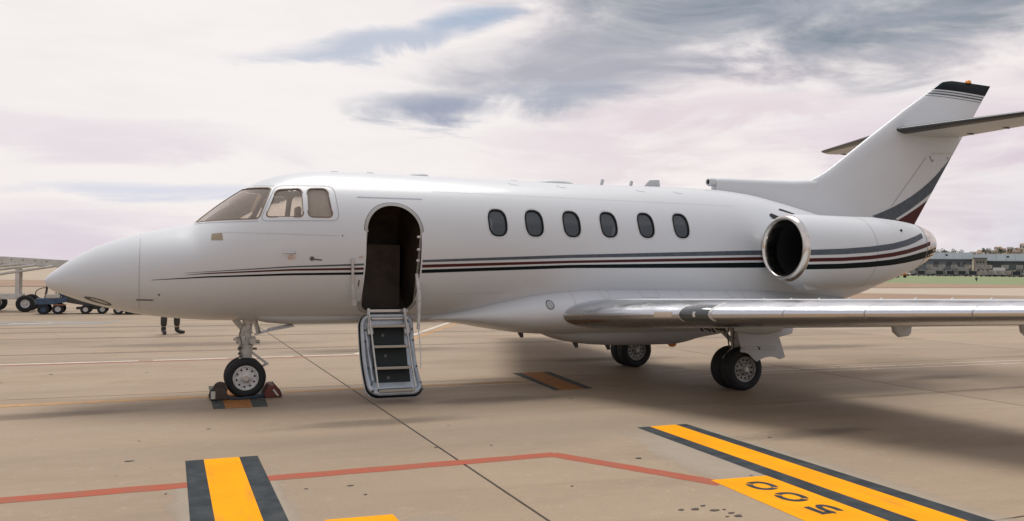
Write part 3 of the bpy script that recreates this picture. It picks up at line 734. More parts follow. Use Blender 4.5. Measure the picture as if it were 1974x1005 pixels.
# antennas and domes along the roof and the belly
def dome(x, l, h, w, y=0.0):
    mb = MB(); z0 = TOP(x)-(0.0 if y == 0 else TOP(x)-(ZC(x)+(TOP(x)-ZC(x))*math.sqrt(1-(y/W(x))**2)))-.01
    rings_ = []
    for i in range(9):
        a = math.pi/2*i/8; k = math.cos(a)**.7 if i < 8 else .02
        rings_.append([(x+l/2*k*math.cos(t)+.05*l*i/8, y+w/2*k*math.sin(t), z0+(h+.01)*math.sin(a)) for t in [2*math.pi*j/24 for j in range(24)]])
    return mb.loft(rings_)
dome(1.06, .12, .02, .08).obj('roof_antenna', PAINT2, fo); dome(1.53, .12, .022, .08).obj('roof_antenna', PAINT2, fo)
dome(2.21, .28, .038, .20).obj('roof_dome', PAINT2, fo); dome(3.58, .22, .018, .1).obj('roof_antenna', PAINT2, fo); dome(4.25, .62, .045, .26).obj('roof_dome', PAINT2, fo)
for x_ in (5.02, 5.52): MB().bar((x_, 0, 2.88), (x_+.03, 0, 2.99), .03, .04).obj('roof_peg', PAINT2, fo)
MB().prism([(5.72, 2.88), (5.86, 3.02), (6.03, 3.035), (6.06, 2.88)], -.012, .012).obj('blade_antenna', PAINT2, fo, 30)
for x_, z_ in ((3.70, .74), (4.58, .575), (5.12, .53)): MB().prism([(x_-.05, z_+.06), (x_+.04, z_-.085), (x_+.085, z_-.085), (x_+.075, z_+.06)], -.01, .01).obj('belly_antenna', SEAL, fo, 30)
MB().lathe([(-.075, .005), (-.07, .035), (-.05, .06), (-.02, .07), (.03, .07)], (6.30, 0, .535), 'z', 20).obj('belly_beacon', ORANGE, fo)
# nose belly pan
mb = MB(); rr_ = []
for x_, d_ in ((.10, .0), (.22, .03), (.5, .055), (1.2, .055), (2.6, .05), (2.9, .0)):
    rr_.append([(x_, .34*math.cos(t), BOT(x_)+.10+(-.10-d_)*(-math.sin(t))**.6 if math.sin(t) < 0 else BOT(x_)+.10) for t in [2*math.pi*j/32 for j in range(32)]])
mb.loft(rr_).obj('belly_pan', PAINT2, fo)
# upper inlets beside the fin root
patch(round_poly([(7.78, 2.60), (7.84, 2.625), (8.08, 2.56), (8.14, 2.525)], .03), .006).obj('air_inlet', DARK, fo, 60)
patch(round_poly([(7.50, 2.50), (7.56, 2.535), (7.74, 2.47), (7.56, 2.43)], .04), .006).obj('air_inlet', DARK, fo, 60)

# belly and wing-root fairing
FA = [(2.25, .28, .955, 1.03, .93), (2.7, .55, .99, 1.12, .885), (3.2, .82, 1.02, 1.26, .80), (3.7, .965, 1.05, 1.38, .735), (4.1, 1.01, 1.06, 1.44, .715), (4.6, 1.03, 1.06, 1.47, .705), (5.5, 1.03, 1.06, 1.475, .70), (6.6, 1.02, 1.06, 1.47, .70), (7.4, .99, 1.07, 1.46, .74), (8.2, .90, 1.09, 1.40, .84), (9.0, .70, 1.12, 1.30, .98), (9.5, .40, 1.15, 1.22, 1.08)]
fa = np.array(FA); ff = [pchip(fa[:, 0], fa[:, i]) for i in range(1, 5)]
rings_ = []
for x in np.arange(2.25, 9.51, .1):
    w, c, t, b = [f_(x) for f_ in ff]
    rings_.append([(x, w*math.copysign(abs(math.cos(a))**.80, math.cos(a)), c+((t-c) if math.sin(a) > 0 else (c-b))*math.copysign(abs(math.sin(a))**.9, math.sin(a))) for a in [2*math.pi*j/64 for j in range(64)]])
fair = MB().loft(rings_).obj('belly_fairing', PAINT, jet, 50)
rings_ = []
VB = [(4.05, .10, .715), (4.2, .30, .655), (4.45, .48, .59), (4.8, .56, .545), (5.3, .60, .525), (6.1, .60, .52), (6.3, .58, .545), (6.55, .52, .60), (6.95, .42, .65), (7.6, .15, .72)]
vb = np.array(VB); vw, vz = pchip(vb[:, 0], vb[:, 1]), pchip(vb[:, 0], vb[:, 2])
for x in np.arange(4.05, 7.61, .08):
    rings_.append([(x, vw(x)*math.copysign(abs(math.cos(a))**.7, math.cos(a)), .80+(.80-vz(x))*(math.copysign(abs(math.sin(a))**.75, math.sin(a)) if math.sin(a) < 0 else .3*math.sin(a))) for a in [2*math.pi*j/48 for j in range(48)]])
MB().loft(rings_).obj('ventral_tank', PAINT2, jet, 50)
def FPt(x, z, s=-1, off=0):
    w, c, t, b = [f_(x) for f_ in ff]; q = min(1, abs(z-c)/((t-c) if z > c else (c-b)))
    cs = math.cos(math.asin(q**(1/.9))); return Vector((x, s*(w*cs**.8+off), z))
mb = MB(); ctr = FPt(3.76, 1.165, -1, .004)
for r0, r1, mm, nm in ((.062, .050, SEAL, 'light_bezel'), (.050, .002, mat('lens_pale', (.35, .37, .38), .12), 'light_lens')):
    vs = []
    for i in range(24):
        t = 2*math.pi*i/24
        for r in (r0, r1):
            x_, z_ = 3.76+r*math.cos(t)*.9, 1.165+r*math.sin(t); vs.append(FPt(x_, z_, -1, .005))
    MB().add(vs, [(2*i, 2*i+1, (2*i+3) % 48, (2*i+2) % 48) for i in range(24)]).obj(nm, mm, fair, 60)
def fseam(pts, w=.005):
    P = [FPt(x, z, -1, .003) for x, z in pts]; vs = []
    for i, p in enumerate(P):
        t = (P[min(i+1, len(P)-1)]-P[max(i-1, 0)]).normalized(); b = t.cross(Vector((0, -1, 0))).normalized(); vs += [p+b*w/2, p-b*w/2]
    MB().add(vs, [(2*i, 2*i+1, 2*i+3, 2*i+2) for i in range(len(P)-1)]).obj('panel_seam', SEAM, fair, 60)
fseam([(4.12, z) for z in np.linspace(1.12, 1.38, 8)])
fseam([(4.62+.07*math.cos(t), 1.32+.07*math.sin(t)) for t in np.linspace(0, 6.29, 20)], .004)
fseam(poly_dense([(x, z) for x, z in rrect(5.18, 5.48, 1.26, 1.38, .055, 4)]+[(5.425, 1.26)], .04), .004)
fseam(poly_dense([(5.85, 1.26), (5.85, 1.385), (6.2, 1.39), (6.2, 1.26)], .04), .004)
fseam([(6.7, z) for z in np.linspace(1.22, 1.40, 6)]); fseam([(6.95, z) for z in np.linspace(1.22, 1.40, 6)])

# ---------------------------------------------------------------- wings
def airfoil(n=26, t=.125, camber=.012):
    up, lo = [], []
    for i in range(n+1):
        x = (1-math.cos(math.pi*i/n))/2
        yt = 5*t*(.2969*math.sqrt(x)-.126*x-.3516*x*x+.2843*x**3-.1030*x**4); yc = camber*4*x*(1-x)
        up.append((x, yc+yt)); lo.append((x, yc-yt))
    return up, lo
def foil_pts(P0, chord, span_dir, th, inc=0.0, up=Vector((0, 0, 1)), n=26, camber=.012):
    u, l = airfoil(n, th, camber); out = []
    for x, y in list(reversed(u))+l[1:]:
        xx = x*math.cos(inc)+y*math.sin(inc); yy = -x*math.sin(inc)+y*math.cos(inc)
        out.append(Vector(P0)+Vector((1, 0, 0))*xx*chord+up*yy*chord)
    return out                                                  # TE upper -> LE -> TE lower
TANS = math.tan(math.radians(21.5))
def wing_le(s): return (3.91+TANS*(s-.95), 1.03+.054*(s-.95))
def wing_chord(s): return 3.22-.298*(s-.95)
def wsec(s, sg, n=26):
    x, z = wing_le(s); tip = max(0, (s-7.6)/.23)
    c = wing_chord(s)*(1-.25*tip*tip); th = .13*(1-.75*tip**2)
    return foil_pts((x+.2*tip*tip, sg*s, z), c, None, th, math.radians(1.5), Vector((0, 0, 1)), n)
SPAN = [.4, .95, 1.2, 1.6, 2.0, 2.5, 3, 3.5, 4, 4.5, 5, 5.5, 6, 6.5, 7, 7.4, 7.6, 7.7, 7.78, 7.83]
NF = 26; LEI = 7
for sg in (-1, 1):
    S_ = [wsec(s, sg) for s in SPAN]
    wing = MB(); wing.loft([r[:NF-LEI+1] for r in S_], False, closed=False); wing.loft([r[NF+LEI:] for r in S_], False, closed=False)
    wing.add(S_[-1], [tuple(range(len(S_[-1])))])
    wo = wing.obj('wing', PAINT2, jet, 40)
    MB().loft([r[NF-LEI:NF+LEI+1] for r in S_[1:]], False, closed=False).obj('leading_edge', LEMET, wo, 60)
    # flap let down behind the wheel bay
    mb = MB(); rings_ = []
    for s in np.linspace(1.75, 5.1, 12):
        x, z = wing_le(s); c = wing_chord(s); x0 = x+c*.765; z0 = z-.026*c*.765-.022*c+.005; cf = c*.20; a = math.radians(9)
        u_, l_ = airfoil(10, .13, 0)
        rings_.append([(x0+(px*math.cos(a)+pz*math.sin(a))*cf, sg*s, z0+(-px*math.sin(a)+pz*math.cos(a))*cf) for px, pz in list(reversed(u_))+l_[1:-1]])
    mb.loft(rings_).obj('flap', PAINT2, wo, 40)
    # flap hinge fairings
    for s, sc_ in ((3.55, 1.0), (5.0, .8)):
        x, z = wing_le(s); c = wing_chord(s); xt = x+c*.92
        zt = z-.11
        pf = [(xt-.22*sc_, zt+.12), (xt-.14*sc_, zt-.13*sc_), (xt-.06*sc_, zt-.185*sc_), (xt+.07*sc_, zt-.175*sc_), (xt+.11*sc_, zt-.14*sc_), (xt+.15*sc_, zt+.11)]
        MB().prism(pf, sg*s-.035, sg*s+.035).obj('flap_hinge_fairing', PAINT2, wo, 30, .02)
    # aileron seam, vortex tabs along the upper skin
    for s in np.arange(2.0, 7.3, .36):
        r = wsec(s, sg); q = r[NF-12]
        MB().prism([(q.x-.03, q.z-.005), (q.x+.03, q.z+.028), (q.x+.035, q.z-.005)], q.y-.006, q.y+.006).obj('vortex_tab', RIMW, wo, 0)
    # landing light in the leading edge
    def le_patch(s0, s1, i0, i1, off, m, nm, n=8):
        rows = []
        for s in np.linspace(s0, s1, n):
            r = wsec(s, sg); row = []
            for i in range(i0, i1+1):
                d = (r[min(i+1, i1+1)]-r[max(i-1, 0)]); nn = Vector((-d.z, 0, d.x)).normalized()
                if nn.x > 0 and i == NF: nn = -nn
                edge = min(abs(s-s0), abs(s1-s))/(abs(s1-s0)/2); cen = wing_le(s)
                mid = Vector((r[0].x*.3+cen[0]*.7, r[i].y, cen[1])); nn = (r[i]-mid).normalized()
                row.append(r[i]+nn*off*(.3+.7*min(1, edge*1.6)))
            rows.append(row)
        return MB().loft(rows, False, closed=False).obj(nm, m, wo, 60)
    le_patch(2.70, 3.06, NF-4, NF+3, .016, mat('light_glass', (.05, .06, .065), .05, coat=1), 'landing_light')
    le_patch(2.68, 2.70, NF-4, NF+3, .009, RIMW, 'light_frame', 3); le_patch(3.06, 3.10, NF-5, NF+3, .009, RIMW, 'light_frame', 3)
    le_patch(2.86, 2.93, NF-1, NF+1, .018, mat('lamp_face', (.62, .62, .60), .2), 'lamp', 4)
    le_patch(2.36, 2.60, NF-1, NF+1, .010, mat('stall_strip_tan', (.60, .52, .44), .5), 'stall_strip', 6)
    for s in (3.9, 4.7, 5.6, 6.5): le_patch(s, s+.012, NF-6, NF+2, .002, SEAM, 'leading_edge_seam', 2)
    MB().lathe([(-.16, .004), (-.1, .03), (0, .045), (.2, .03), (.3, .004)], (wing_le(7.80)[0]+.35, sg*7.82, wing_le(7.8)[1]), 'x', 14).obj('navigation_light', mat('nav_red' if sg < 0 else 'nav_green', (.5, .04, .03) if sg < 0 else (.03, .4, .1), .15), wo)
    # inboard wheel-bay fairing that hangs below the wing
    mb = MB(); rows = []
    for i, (x_, zt, zb, w_) in enumerate(((5.98, .90, .850, .01), (6.12, .97, .822, .10), (6.32, 1.0, .795, .15), (6.5, 1.0, .795, .16), (6.68, .98, .83, .12), (6.85, .96, .91, .02))):
        rows.append([(x_, sg*(1.93+w_*math.cos(t)), (zt+zb)/2+(zt-zb)/2*math.sin(t)) for t in [2*math.pi*j/20 for j in range(20)]])
    mb.loft(rows).obj('wheel_bay_fairing', PAINT2, wo)
    MB().prism([(6.88, .90), (6.93, .72), (7.02, .70), (7.32, .76), (7.35, .92)], sg*1.5-.02, sg*1.5+.02).obj('wheel_bay_fairing', PAINT2, wo, 30, .02)

# ---------------------------------------------------------------- engines
YE = 1.43
NAC = [(7.19, .455, 1.985), (7.25, .478, 1.98), (7.45, .515, 1.96), (7.8, .535, 1.94), (8.3, .540, 1.935), (8.75, .525, 1.955), (9.08, .480, 1.985), (9.40, .415, 2.025), (9.63, .360, 2.05), (9.85, .285, 2.075), (9.965, .235, 2.085)]
na = np.array(NAC); nr, nz = pchip(na[:, 0], na[:, 1]), pchip(na[:, 0], na[:, 2])
def nring(x, sg, dr=0.0, n=56): return [(x, sg*YE+(nr(x)+dr)*math.cos(2*math.pi*j/n), nz(x)+(nr(x)+dr)*math.sin(2*math.pi*j/n)) for j in range(n)]
for sg in (-1, 1):
    no = MB().loft([nring(x, sg) for x in np.linspace(7.27, 9.63, 42)], False).obj('engine_nacelle', PAINT, jet, 60)
    lipp = []
    for x, dr in ((7.36, 0), (7.30, 0), (7.25, 0), (7.215, -.008), (7.19, -.030), (7.182, -.047), (7.19, -.064), (7.22, -.080), (7.30, -.092), (7.42, -.095)):
        lipp.append([(x, sg*YE+((.502 if x > 7.3 else nr(max(x, 7.25)))+dr)*math.cos(2*math.pi*j/56), nz(x)+((nr(max(x, 7.25)) if dr > -.02 else .478)+dr)*math.sin(2*math.pi*j/56)) for j in range(56)])
    lipp = []
    for x, r in ((7.272, nr(7.27)+.001), (7.25, nr(7.25)), (7.215, .468), (7.192, .450), (7.184, .434), (7.190, .416), (7.22, .400), (7.30, .388), (7.42, .385)):
        lipp.append([(x, sg*YE+r*math.cos(2*math.pi*j/56), nz(max(x, 7.19))+r*math.sin(2*math.pi*j/56)) for j in range(56)])
    MB().loft(lipp, False).obj('inlet_lip', LIPMET, no, 60)
    zi = nz(7.4)
    MB().lathe([(7.42, .385), (7.7, .37), (8.05, .36), (8.06, .01)], (0, sg*YE, zi), 'x', 40).obj('intake_duct', DARK, no, 40)
    mb = MB()
    for b_ in range(22):
        t = 2*math.pi*b_/22; e = Vector((0, math.cos(t), math.sin(t))); q = Vector((0, -math.sin(t), math.cos(t))); c0 = Vector((8.0, sg*YE, zi))
        mb.add([c0+e*.09-q*.012+Vector((-.02, 0, 0)), c0+e*.09+q*.012+Vector((.03, 0, 0)), c0+e*.355+q*.045+Vector((.03, 0, 0)), c0+e*.355-q*.0+Vector((-.03, 0, 0))], [(0, 1, 2, 3)])
    mb.obj('fan_blades', mat('fan_metal', (.10, .10, .11), .4, metal=1), no, 0)
    MB().lathe([(7.86, .004), (7.90, .04), (7.97, .08), (8.02, .095)], (0, sg*YE, zi), 'x', 24).obj('spinner', SEAL, no)
    # nozzle / reverser halves
    noz = MB().loft([nring(x, sg, .0015) for x in np.linspace(9.63, 9.965, 12)]+[[(9.965, sg*YE+.22*math.cos(2*math.pi*j/56), 2.085+.22*math.sin(2*math.pi*j/56)) for j in range(56)], [(9.66, sg*YE+.21*math.cos(2*math.pi*j/56), 2.06+.21*math.sin(2*math.pi*j/56)) for j in range(56)]], False)
    noz.obj('exhaust_nozzle', WARMMET, no, 60)
    MB().loft([nring(9.626, sg, .003), nring(9.636, sg, .003)], False).obj('nozzle_seam', SEAM, no, 60)
    for x in (8.45,): MB().loft([nring(x, sg, .002), nring(x+.006, sg, .002)], False).obj('cowl_seam', SEAM, no, 60)
    def nstripe(nm, xs_, zs_, ws_, m, dr):
        vs = []; X_ = np.linspace(xs_[0], xs_[-1], 40)
        for x in X_:
            z = float(np.interp(x, xs_, zs_)); w = float(np.interp(x, xs_, ws_))
            for zz in (z+w/2, z, z-w/2):
                r = nr(x)+dr; q = max(-1, min(1, (zz-nz(x))/r)); vs.append((x, sg*(YE+r*math.sqrt(1-q*q)), nz(x)+r*q))
        MB().add(vs, [f_ for i in range(39) for f_ in ((3*i, 3*i+1, 3*i+4, 3*i+3), (3*i+1, 3*i+2, 3*i+5, 3*i+4))]).obj(nm, m, no, 60)
    sx = [7.275, 7.8, 8.3, 8.75, 9.08, 9.33, 9.54, 9.72, 9.965]
    nstripe('grey_stripe', sx[:7], [1.912, 1.935, 1.972, 2.025, 2.087, 2.15, 2.215], [.075, .08, .085, .09, .09, .085, .07], MATS['stripe_grey'], .003)
    nstripe('maroon_stripe', sx[:8], [1.808, 1.825, 1.858, 1.908, 1.960, 2.01, 2.055, 2.10], [.050, .050, .054, .06, .062, .062, .062, .06], MAROON, .003)
    nstripe('black_stripe', sx, [1.712, 1.728, 1.757, 1.797, 1.84, 1.88, 1.915, 1.945, 1.985], [.070, .072, .078, .085, .095, .105, .11, .11, .12], BLACKP, .003)
    patch_ = MB().lathe([(-.004, .022), (.004, .022), (.006, .002)], (9.05, sg*(YE+.40), 2.27), 'y', 14); patch_.obj('drain_port', DARK, no)
    MB().hexa([(7.55, sg*YE-.10, 1.375), (7.75, sg*YE-.06, 1.375), (7.75, sg*YE+.06, 1.375), (7.55, sg*YE+.10, 1.375)], [(7.40, sg*YE-.16, 1.50), (7.95, sg*YE-.06, 1.44), (7.95, sg*YE+.06, 1.44), (7.40, sg*YE+.16, 1.50)]).obj('drain_fairing', PAINT2, no, 30, .015)
    MB().box((7.535, sg*YE-.03, 1.388), (7.55, sg*YE+.03, 1.438)).obj('drain_hole', DARK, no, 0)
    # pylon
    rows = []
    for y_ in (.60, .85, 1.05):
        rows.append([(p.x, sg*y_, p.z) for p in foil_pts((7.75, 0, 1.98), 2.0, None, .10, 0, Vector((0, 0, 1)), 12, 0)])
    MB().loft(rows).obj('engine_pylon', PAINT2, jet, 40)

# ---------------------------------------------------------------- fin and tailplane
def fin_le(z): return float(np.interp(z, [2.0, 3.167, 3.28, 3.42, 4.054, 4.542, 5.013, 5.10, 5.15, 5.183], [7.3, 8.93, 9.20, 9.43, 10.358, 11.086, 11.844, 11.975, 12.07, 12.28]))
def fin_te(z): return float(np.interp(z, [1.9, 2.52, 5.18], [10.95, 11.385, 13.30]))
def fin_y(x, z):
    a, b = fin_le(z), fin_te(z); q = min(1, max(0, (x-a)/(b-a)))
    th = (.10 if z > 3 else .10)*(2.1 if b-a > 2.1 else (b-a))
    return 5*th*(.2969*math.sqrt(q)-.126*q-.3516*q*q+.2843*q**3-.1030*q**4)+.002
rows = []
for z in list(np.linspace(2.1, 5.0, 34))+[5.05, 5.10, 5.14, 5.165, 5.183]:
    a, b = fin_le(z), fin_te(z); top = [(a+(b-a)*(1-math.cos(math.pi*i/20))/2) for i in range(21)]
    k = 1 if z < 5.05 else max(.25, 1-((z-5.05)/.14)**2)
    rows.append([(x, -fin_y(x, z)*k, z) for x in reversed(top)]+[(x, fin_y(x, z)*k, z) for x in top[1:-1]])
fin = MB().loft(rows).obj('tail_fin', PAINT, jet, 50)
# dorsal air intake running forward from the fin
rows = []
for x, t_, w_ in ((7.06, 3.11, .075), (7.10, 3.122, .085), (7.4, 3.130, .09), (8.0, 3.142, .095), (8.6, 3.157, .10), (9.05, 3.19, .09), (9.25, 3.26, .05)):
    b_ = float(np.interp(x, [6.9, 7.10, 9.3], [2.985, 2.6, 2.3])); h = w_
    rows.append([(x, w_, b_), (x, w_, t_-h)]+[(x, w_*math.cos(a), t_-h+h*math.sin(a)) for a in np.linspace(.2, math.pi-.2, 9)]+[(x, -w_, t_-h), (x, -w_, b_)])
dors = MB().loft(rows).obj('dorsal_fin', PAINT, jet, 40)
MB().lathe([(.16, .064), (.02, .068), (0, .060), (-.012, .050), (0, .040), (.10, .034), (.11, .002)], (6.945, 0, 3.052), 'x', 24).obj('intake_scoop', PAINT2, dors)
MB().lathe([(.006, .040), (.015, .002)], (6.945, 0, 3.052), 'x', 20).obj('intake_mouth', DARK, dors)
def fpatch(poly, m, nm, off=.004, res=.12, par=None):
    """flat marking laid on both faces of the fin; poly quads (x,z)"""
    for s in (-1, 1):
        n = 24; A_, B_, C_, D_ = [Vector(p) for p in poly]; rows = []
        for i in range(n+1):
            row = []
            for j in range(9):
                p = A_.lerp(B_, i/n).lerp(D_.lerp(C_, i/n), j/8); row.append((p.x, s*(fin_y(p.x, p.y)+off), p.y))
            rows.append(row)
        MB().loft(rows, False, closed=False).obj(nm, m, fin, 60)
def fx(q, z): return fin_le(z)+(fin_te(z)-fin_le(z))*q
# black tip with hairlines below
for s in (-1, 1):
    rows = []
    for z in (4.985, 5.02, 5.05, 5.10, 5.14, 5.165, 5.1825):
        k = 1 if z < 5.05 else max(.25, 1-((z-5.05)/.14)**2)
        rows.append([(fx(q, z), s*(fin_y(fx(q, z), z)*k+.006), z) for q in np.linspace(.004, .998, 22)])
    MB().loft(rows, False, closed=False).obj('tip_band', BLACKP, fin, 60)
    for z0, w_ in ((4.948, .020), (4.900, .026), (4.852, .009)):
        rows = [[(fx(q, z), s*(fin_y(fx(q, z), z)+.004), z) for q in np.linspace(.012, .99, 16)] for z in (z0-w_/2, z0+w_/2)]
        MB().loft(rows, False, closed=False).obj('tip_line', GREYST, fin, 60)
def curve_band(f0, f1, m, nm):
    for s in (-1, 1):
        rows = []
        for t in np.linspace(0, 1, 26):
            a, b = Vector(f0(t)), Vector(f1(t)); rows.append([(p.x, s*(fin_y(p.x, p.y)+.004), p.y) for p in [a.lerp(b, j/6) for j in range(7)]])
        MB().loft(rows, False, closed=False).obj(nm, m, fin, 60)
def bez(p0, p1, p2): return lambda t: tuple(Vector(p0)*(1-t)**2+Vector(p1)*2*t*(1-t)+Vector(p2)*t*t)
te = lambda z: (fin_te(z)-.012, z)
curve_band(bez((10.30, 2.63), (11.55, 3.00), te(3.80)), bez((10.70, 2.52), (11.35, 2.80), te(3.12)), GREYST, 'rudder_grey_sweep')
curve_band(bez((10.84, 2.53), (11.35, 2.76), te(2.97)), bez((10.95, 2.44), (11.2, 2.48), te(2.52)), MAROON, 'rudder_maroon_sweep')
def fseam2(pts, w, m, nm='rudder_seam'):
    for s in (-1, 1):
        vs = []
        P_ = [Vector(p) for p in poly_dense(pts, .08)]
        for i, p in enumerate(P_):
            t = (P_[min(i+1, len(P_)-1)]-P_[max(i-1, 0)]).normalized(); b = Vector((-t.y, t.x))
            for q in (p+b*w/2, p-b*w/2): vs.append((q.x, s*(fin_y(q.x, q.y)+.005), q.y))
        MB().add(vs, [(2*i, 2*i+1, 2*i+3, 2*i+2) for i in range(len(P_)-1)]).obj(nm, m, fin, 60)
fseam2([(10.77, 2.82), (11.60, 3.74)], .009, SEAM); fseam2([(11.70, 3.805), (12.31, 3.85)], .028, RIMW, 'rudder_strip')
fseam2([(11.68, 3.76), (11.76, 3.66), (11.80, 3.70)], .018, SEAL, 'rudder_hinge'); fseam2([(10.66, 2.66), (10.80, 2.56)], .03, SEAL, 'rudder_hinge'); fseam2([(10.86, 2.62), (10.94, 2.54)], .03, SEAL, 'rudder_hinge')
for z_ in (3.30, 3.55, 3.75): fseam2([(fin_te(z_)-.10, z_-.01), (fin_te(z_)-.07, z_+.02)], .02, SEAL, 'rudder_hinge')
MB().lathe([(0, .055), (.02, .055), (.05, .045), (.07, .02), (.075, .002)], (12.72, 0, 5.175), 'z', 18).obj('tail_beacon', ORANGE, fin)
def tpsec(s, sg):
    k = s/3.05; tip = max(0, (s-2.9)/.15); c = (1.68-.93*k)*(1-.2*tip*tip)
    return foil_pts((10.80+1.22*k+.12*tip*tip, sg*s, 4.165+.085*k), c, None, .10*(1-.7*tip*tip), 0, Vector((0, 0, 1)), 18, 0)
for sg in (-1, 1):
    T_ = [tpsec(s, sg) for s in (.0, .1, .4, .8, 1.2, 1.6, 2.0, 2.4, 2.7, 2.9, 2.97, 3.02, 3.05)]
    mb = MB(); mb.loft([r[:15] for r in T_], False, closed=False); mb.loft([r[22:] for r in T_], False, closed=False); mb.add(T_[-1], [tuple(range(37))])
    to = mb.obj('tailplane', PAINT2, jet, 40)
    MB().loft([r[14:23] for r in T_], False, closed=False).obj('leading_edge_boot', mat('boot_dark', (.06, .065, .07), .35, metal=.3), to, 60)
    for s in (.5, 1.1, 2.1, 2.9):
        r = tpsec(s, sg); q = r[18+12]
        MB().bar((q.x-.06, q.y, q.z-.004), (q.x+.08, q.y, q.z-.012), .035, .02).obj('elevator_hinge', SEAL, to, 0)
    for s0, s1 in ((.35, .42),): pass
    MB().lathe([(-.10, .004), (-.05, .03), (.05, .04), (.3, .03), (.5, .004)], (12.25, sg*3.05, 4.26), 'x', 12).obj('tailplane_tip', PAINT2, to)

# ---------------------------------------------------------------- landing gear
def wheel(parent, c, r, w, rim_r, m_rim, face, holes=10, hub=.045):
    """tyre + rim; axle along y; face = -1/+1 the outer side"""
    x, y, z = c
    prof = [(-w/2*.55, rim_r*.98), (-w/2*.82, rim_r*1.04), (-w/2, rim_r+(r-rim_r)*.35), (-w/2*.98, rim_r+(r-rim_r)*.62), (-w/2*.80, rim_r+(r-rim_r)*.90), (-w/2*.5, r*.995), (-w/2*.2, r), (-w/2*.18, r*.985), (0, r*.985), (w/2*.18, r*.985), (w/2*.2, r), (w/2*.5, r*.995), (w/2*.80, rim_r+(r-rim_r)*.90), (w/2*.98, rim_r+(r-rim_r)*.62), (w/2, rim_r+(r-rim_r)*.35), (w/2*.82, rim_r*1.04), (w/2*.55, rim_r*.98)]
    t_ = MB().lathe(prof, c, 'y', 44).obj('tyre', RUBBER, parent, 50)
    mb = MB()
    for f_ in (-1, 1):
        mb.lathe([(f_*w*.40, rim_r*1.03), (f_*w*.44, rim_r*1.0), (f_*w*.42, rim_r*.92), (f_*w*.30, rim_r*.86), (f_*w*.27, rim_r*.55), (f_*w*.33, rim_r*.42), (f_*w*.36, hub), (f_*w*.42, hub*.8), (f_*w*.43, .002)], c, 'y', 40)
    mb.lathe([(-w*.4, rim_r*.99), (w*.4, rim_r*.99)], c, 'y', 40)
    ro = mb.obj('rim', m_rim, parent, 35)
    mb = MB()
    for i in range(holes):
        t = 2*math.pi*(i+.3)/holes
        mb.lathe([(0, rim_r*.085), (face*.004, rim_r*.080), (face*.005, .001)], (x+rim_r*.73*math.cos(t), y+face*w*.30, z+rim_r*.73*math.sin(t)), 'y', 10)
        if holes > 10 and i % 2 == 0: mb.lathe([(0, rim_r*.09), (face*.004, .001)], (x+rim_r*.43*math.cos(t), y+face*w*.335, z+rim_r*.43*math.sin(t)), 'y', 8)
    mb.obj('rim_bolts', DARK, parent, 0)['kind'] = 'stuff'
ng = MB()
ng.tube([(.02, 0, 1.02), (0, 0, .80), (-.012, 0, .62)], [.055, .055, .052], 16)
ng.tube([(-.010, 0, .64), (-.016, 0, .47), (-.020, 0, .40)], [.080, .078, .055], 18)
ng.lathe([(0, .09), (.025, .09)], (-.014, 0, .575), 'z', 18); ng.lathe([(0, .092), (.02, .092)], (-.012, 0, .625), 'z', 18)
ng.tube([(-.02, -.15, .245), (-.02, .15, .245)], .032, 14)
ng.bar((-.02, 0, .42), (-.02, 0, .245), .06, .05)
gear = ng.obj('nose_gear', STRUT, jet, 40)
mb = MB(); mb.tube([(-.13, 0, .705), (.10, 0, .70)], .045, 14); mb.tube([(.06, -.08, .70), (.06, .10, .70)], .05, 12); mb.tube([(-.16, -.03, .72), (-.08, -.03, .715)], .018, 8); mb.box((-.10, -.07, .66), (-.03, -.05, .76)); mb.tube([(.10, -.05, .69), (.15, -.06, .68)], .022, 8); mb.lathe([(-.02, .055), (.02, .055)], (.075, -.09, .70), 'y', 14); mb.lathe([(-.01, .02), (.012, .02)], (.125, -.09, .66), 'y', 10)
mb.obj('steering_unit', STRUT, gear)
mb = MB(); mb.bar((-.16, -.06, .98), (-.03, -.03, .82), .05, .07); mb.bar((-.16, .06, .98), (-.03, .03, .82), .05, .07); mb.bar((-.02, 0, .95), (.05, 0, .78), .06, .05); mb.bar((.09, -.07, .97), (.13, -.02, .80), .03, .05); mb.bar((.09, .07, .97), (.15, .02, .78), .03, .05); mb.tube([(-.075, -.06, .90), (-.075, -.06, .73)], .014, 8); mb.box((-.05, -.09, .91), (.10, .09, 1.0))
mb.obj('drag_brace', STRUT, gear, 30, .006)
mb = MB(); mb.bar((.045, 0, .56), (.245, 0, .40), .022, .03); mb.bar((.245, 0, .40), (.02, 0, .27), .022, .03); mb.tube([(.245, -.035, .40), (.245, .035, .40)], .02, 10)
mb.obj('torque_link', STRUT, gear)
mb = MB(); mb.hexa([(.09, -.10, .765), (.26, -.13, .815), (.26, .13, .815), (.09, .10, .765)], [(.09, -.10, .778), (.26, -.13, .828), (.26, .13, .828), (.09, .10, .778)]); mb.hexa([(.26, -.13, .815), (.57, -.10, .868), (.57, .10, .868), (.26, .13, .815)], [(.26, -.13, .840), (.55, -.10, .896), (.55, .10, .896), (.26, .13, .840)])
mb.obj('gear_door', PAINT2, gear, 0, .004)
mb = MB(); mb.tube([(-.085, -.07, .61), (-.10, -.085, .60)], .024, 10); mb.tube([(-.09, -.07, .545), (-.10, -.08, .54)], .016, 8); mb.tube([(-.08, -.075, .52), (-.085, -.085, .50)], .014, 8); mb.tube([(.07, -.06, .60), (.115, -.07, .595)], .014, 8)
mb.obj('hydraulic_fittings', SEAL, gear)
MB().tube([(-.06, -.06, .9), (-.10, -.08, .78), (-.07, -.09, .68), (-.09, -.09, .58), (-.05, -.085, .45)], .007, 6).obj('brake_hose', SEAL, gear)
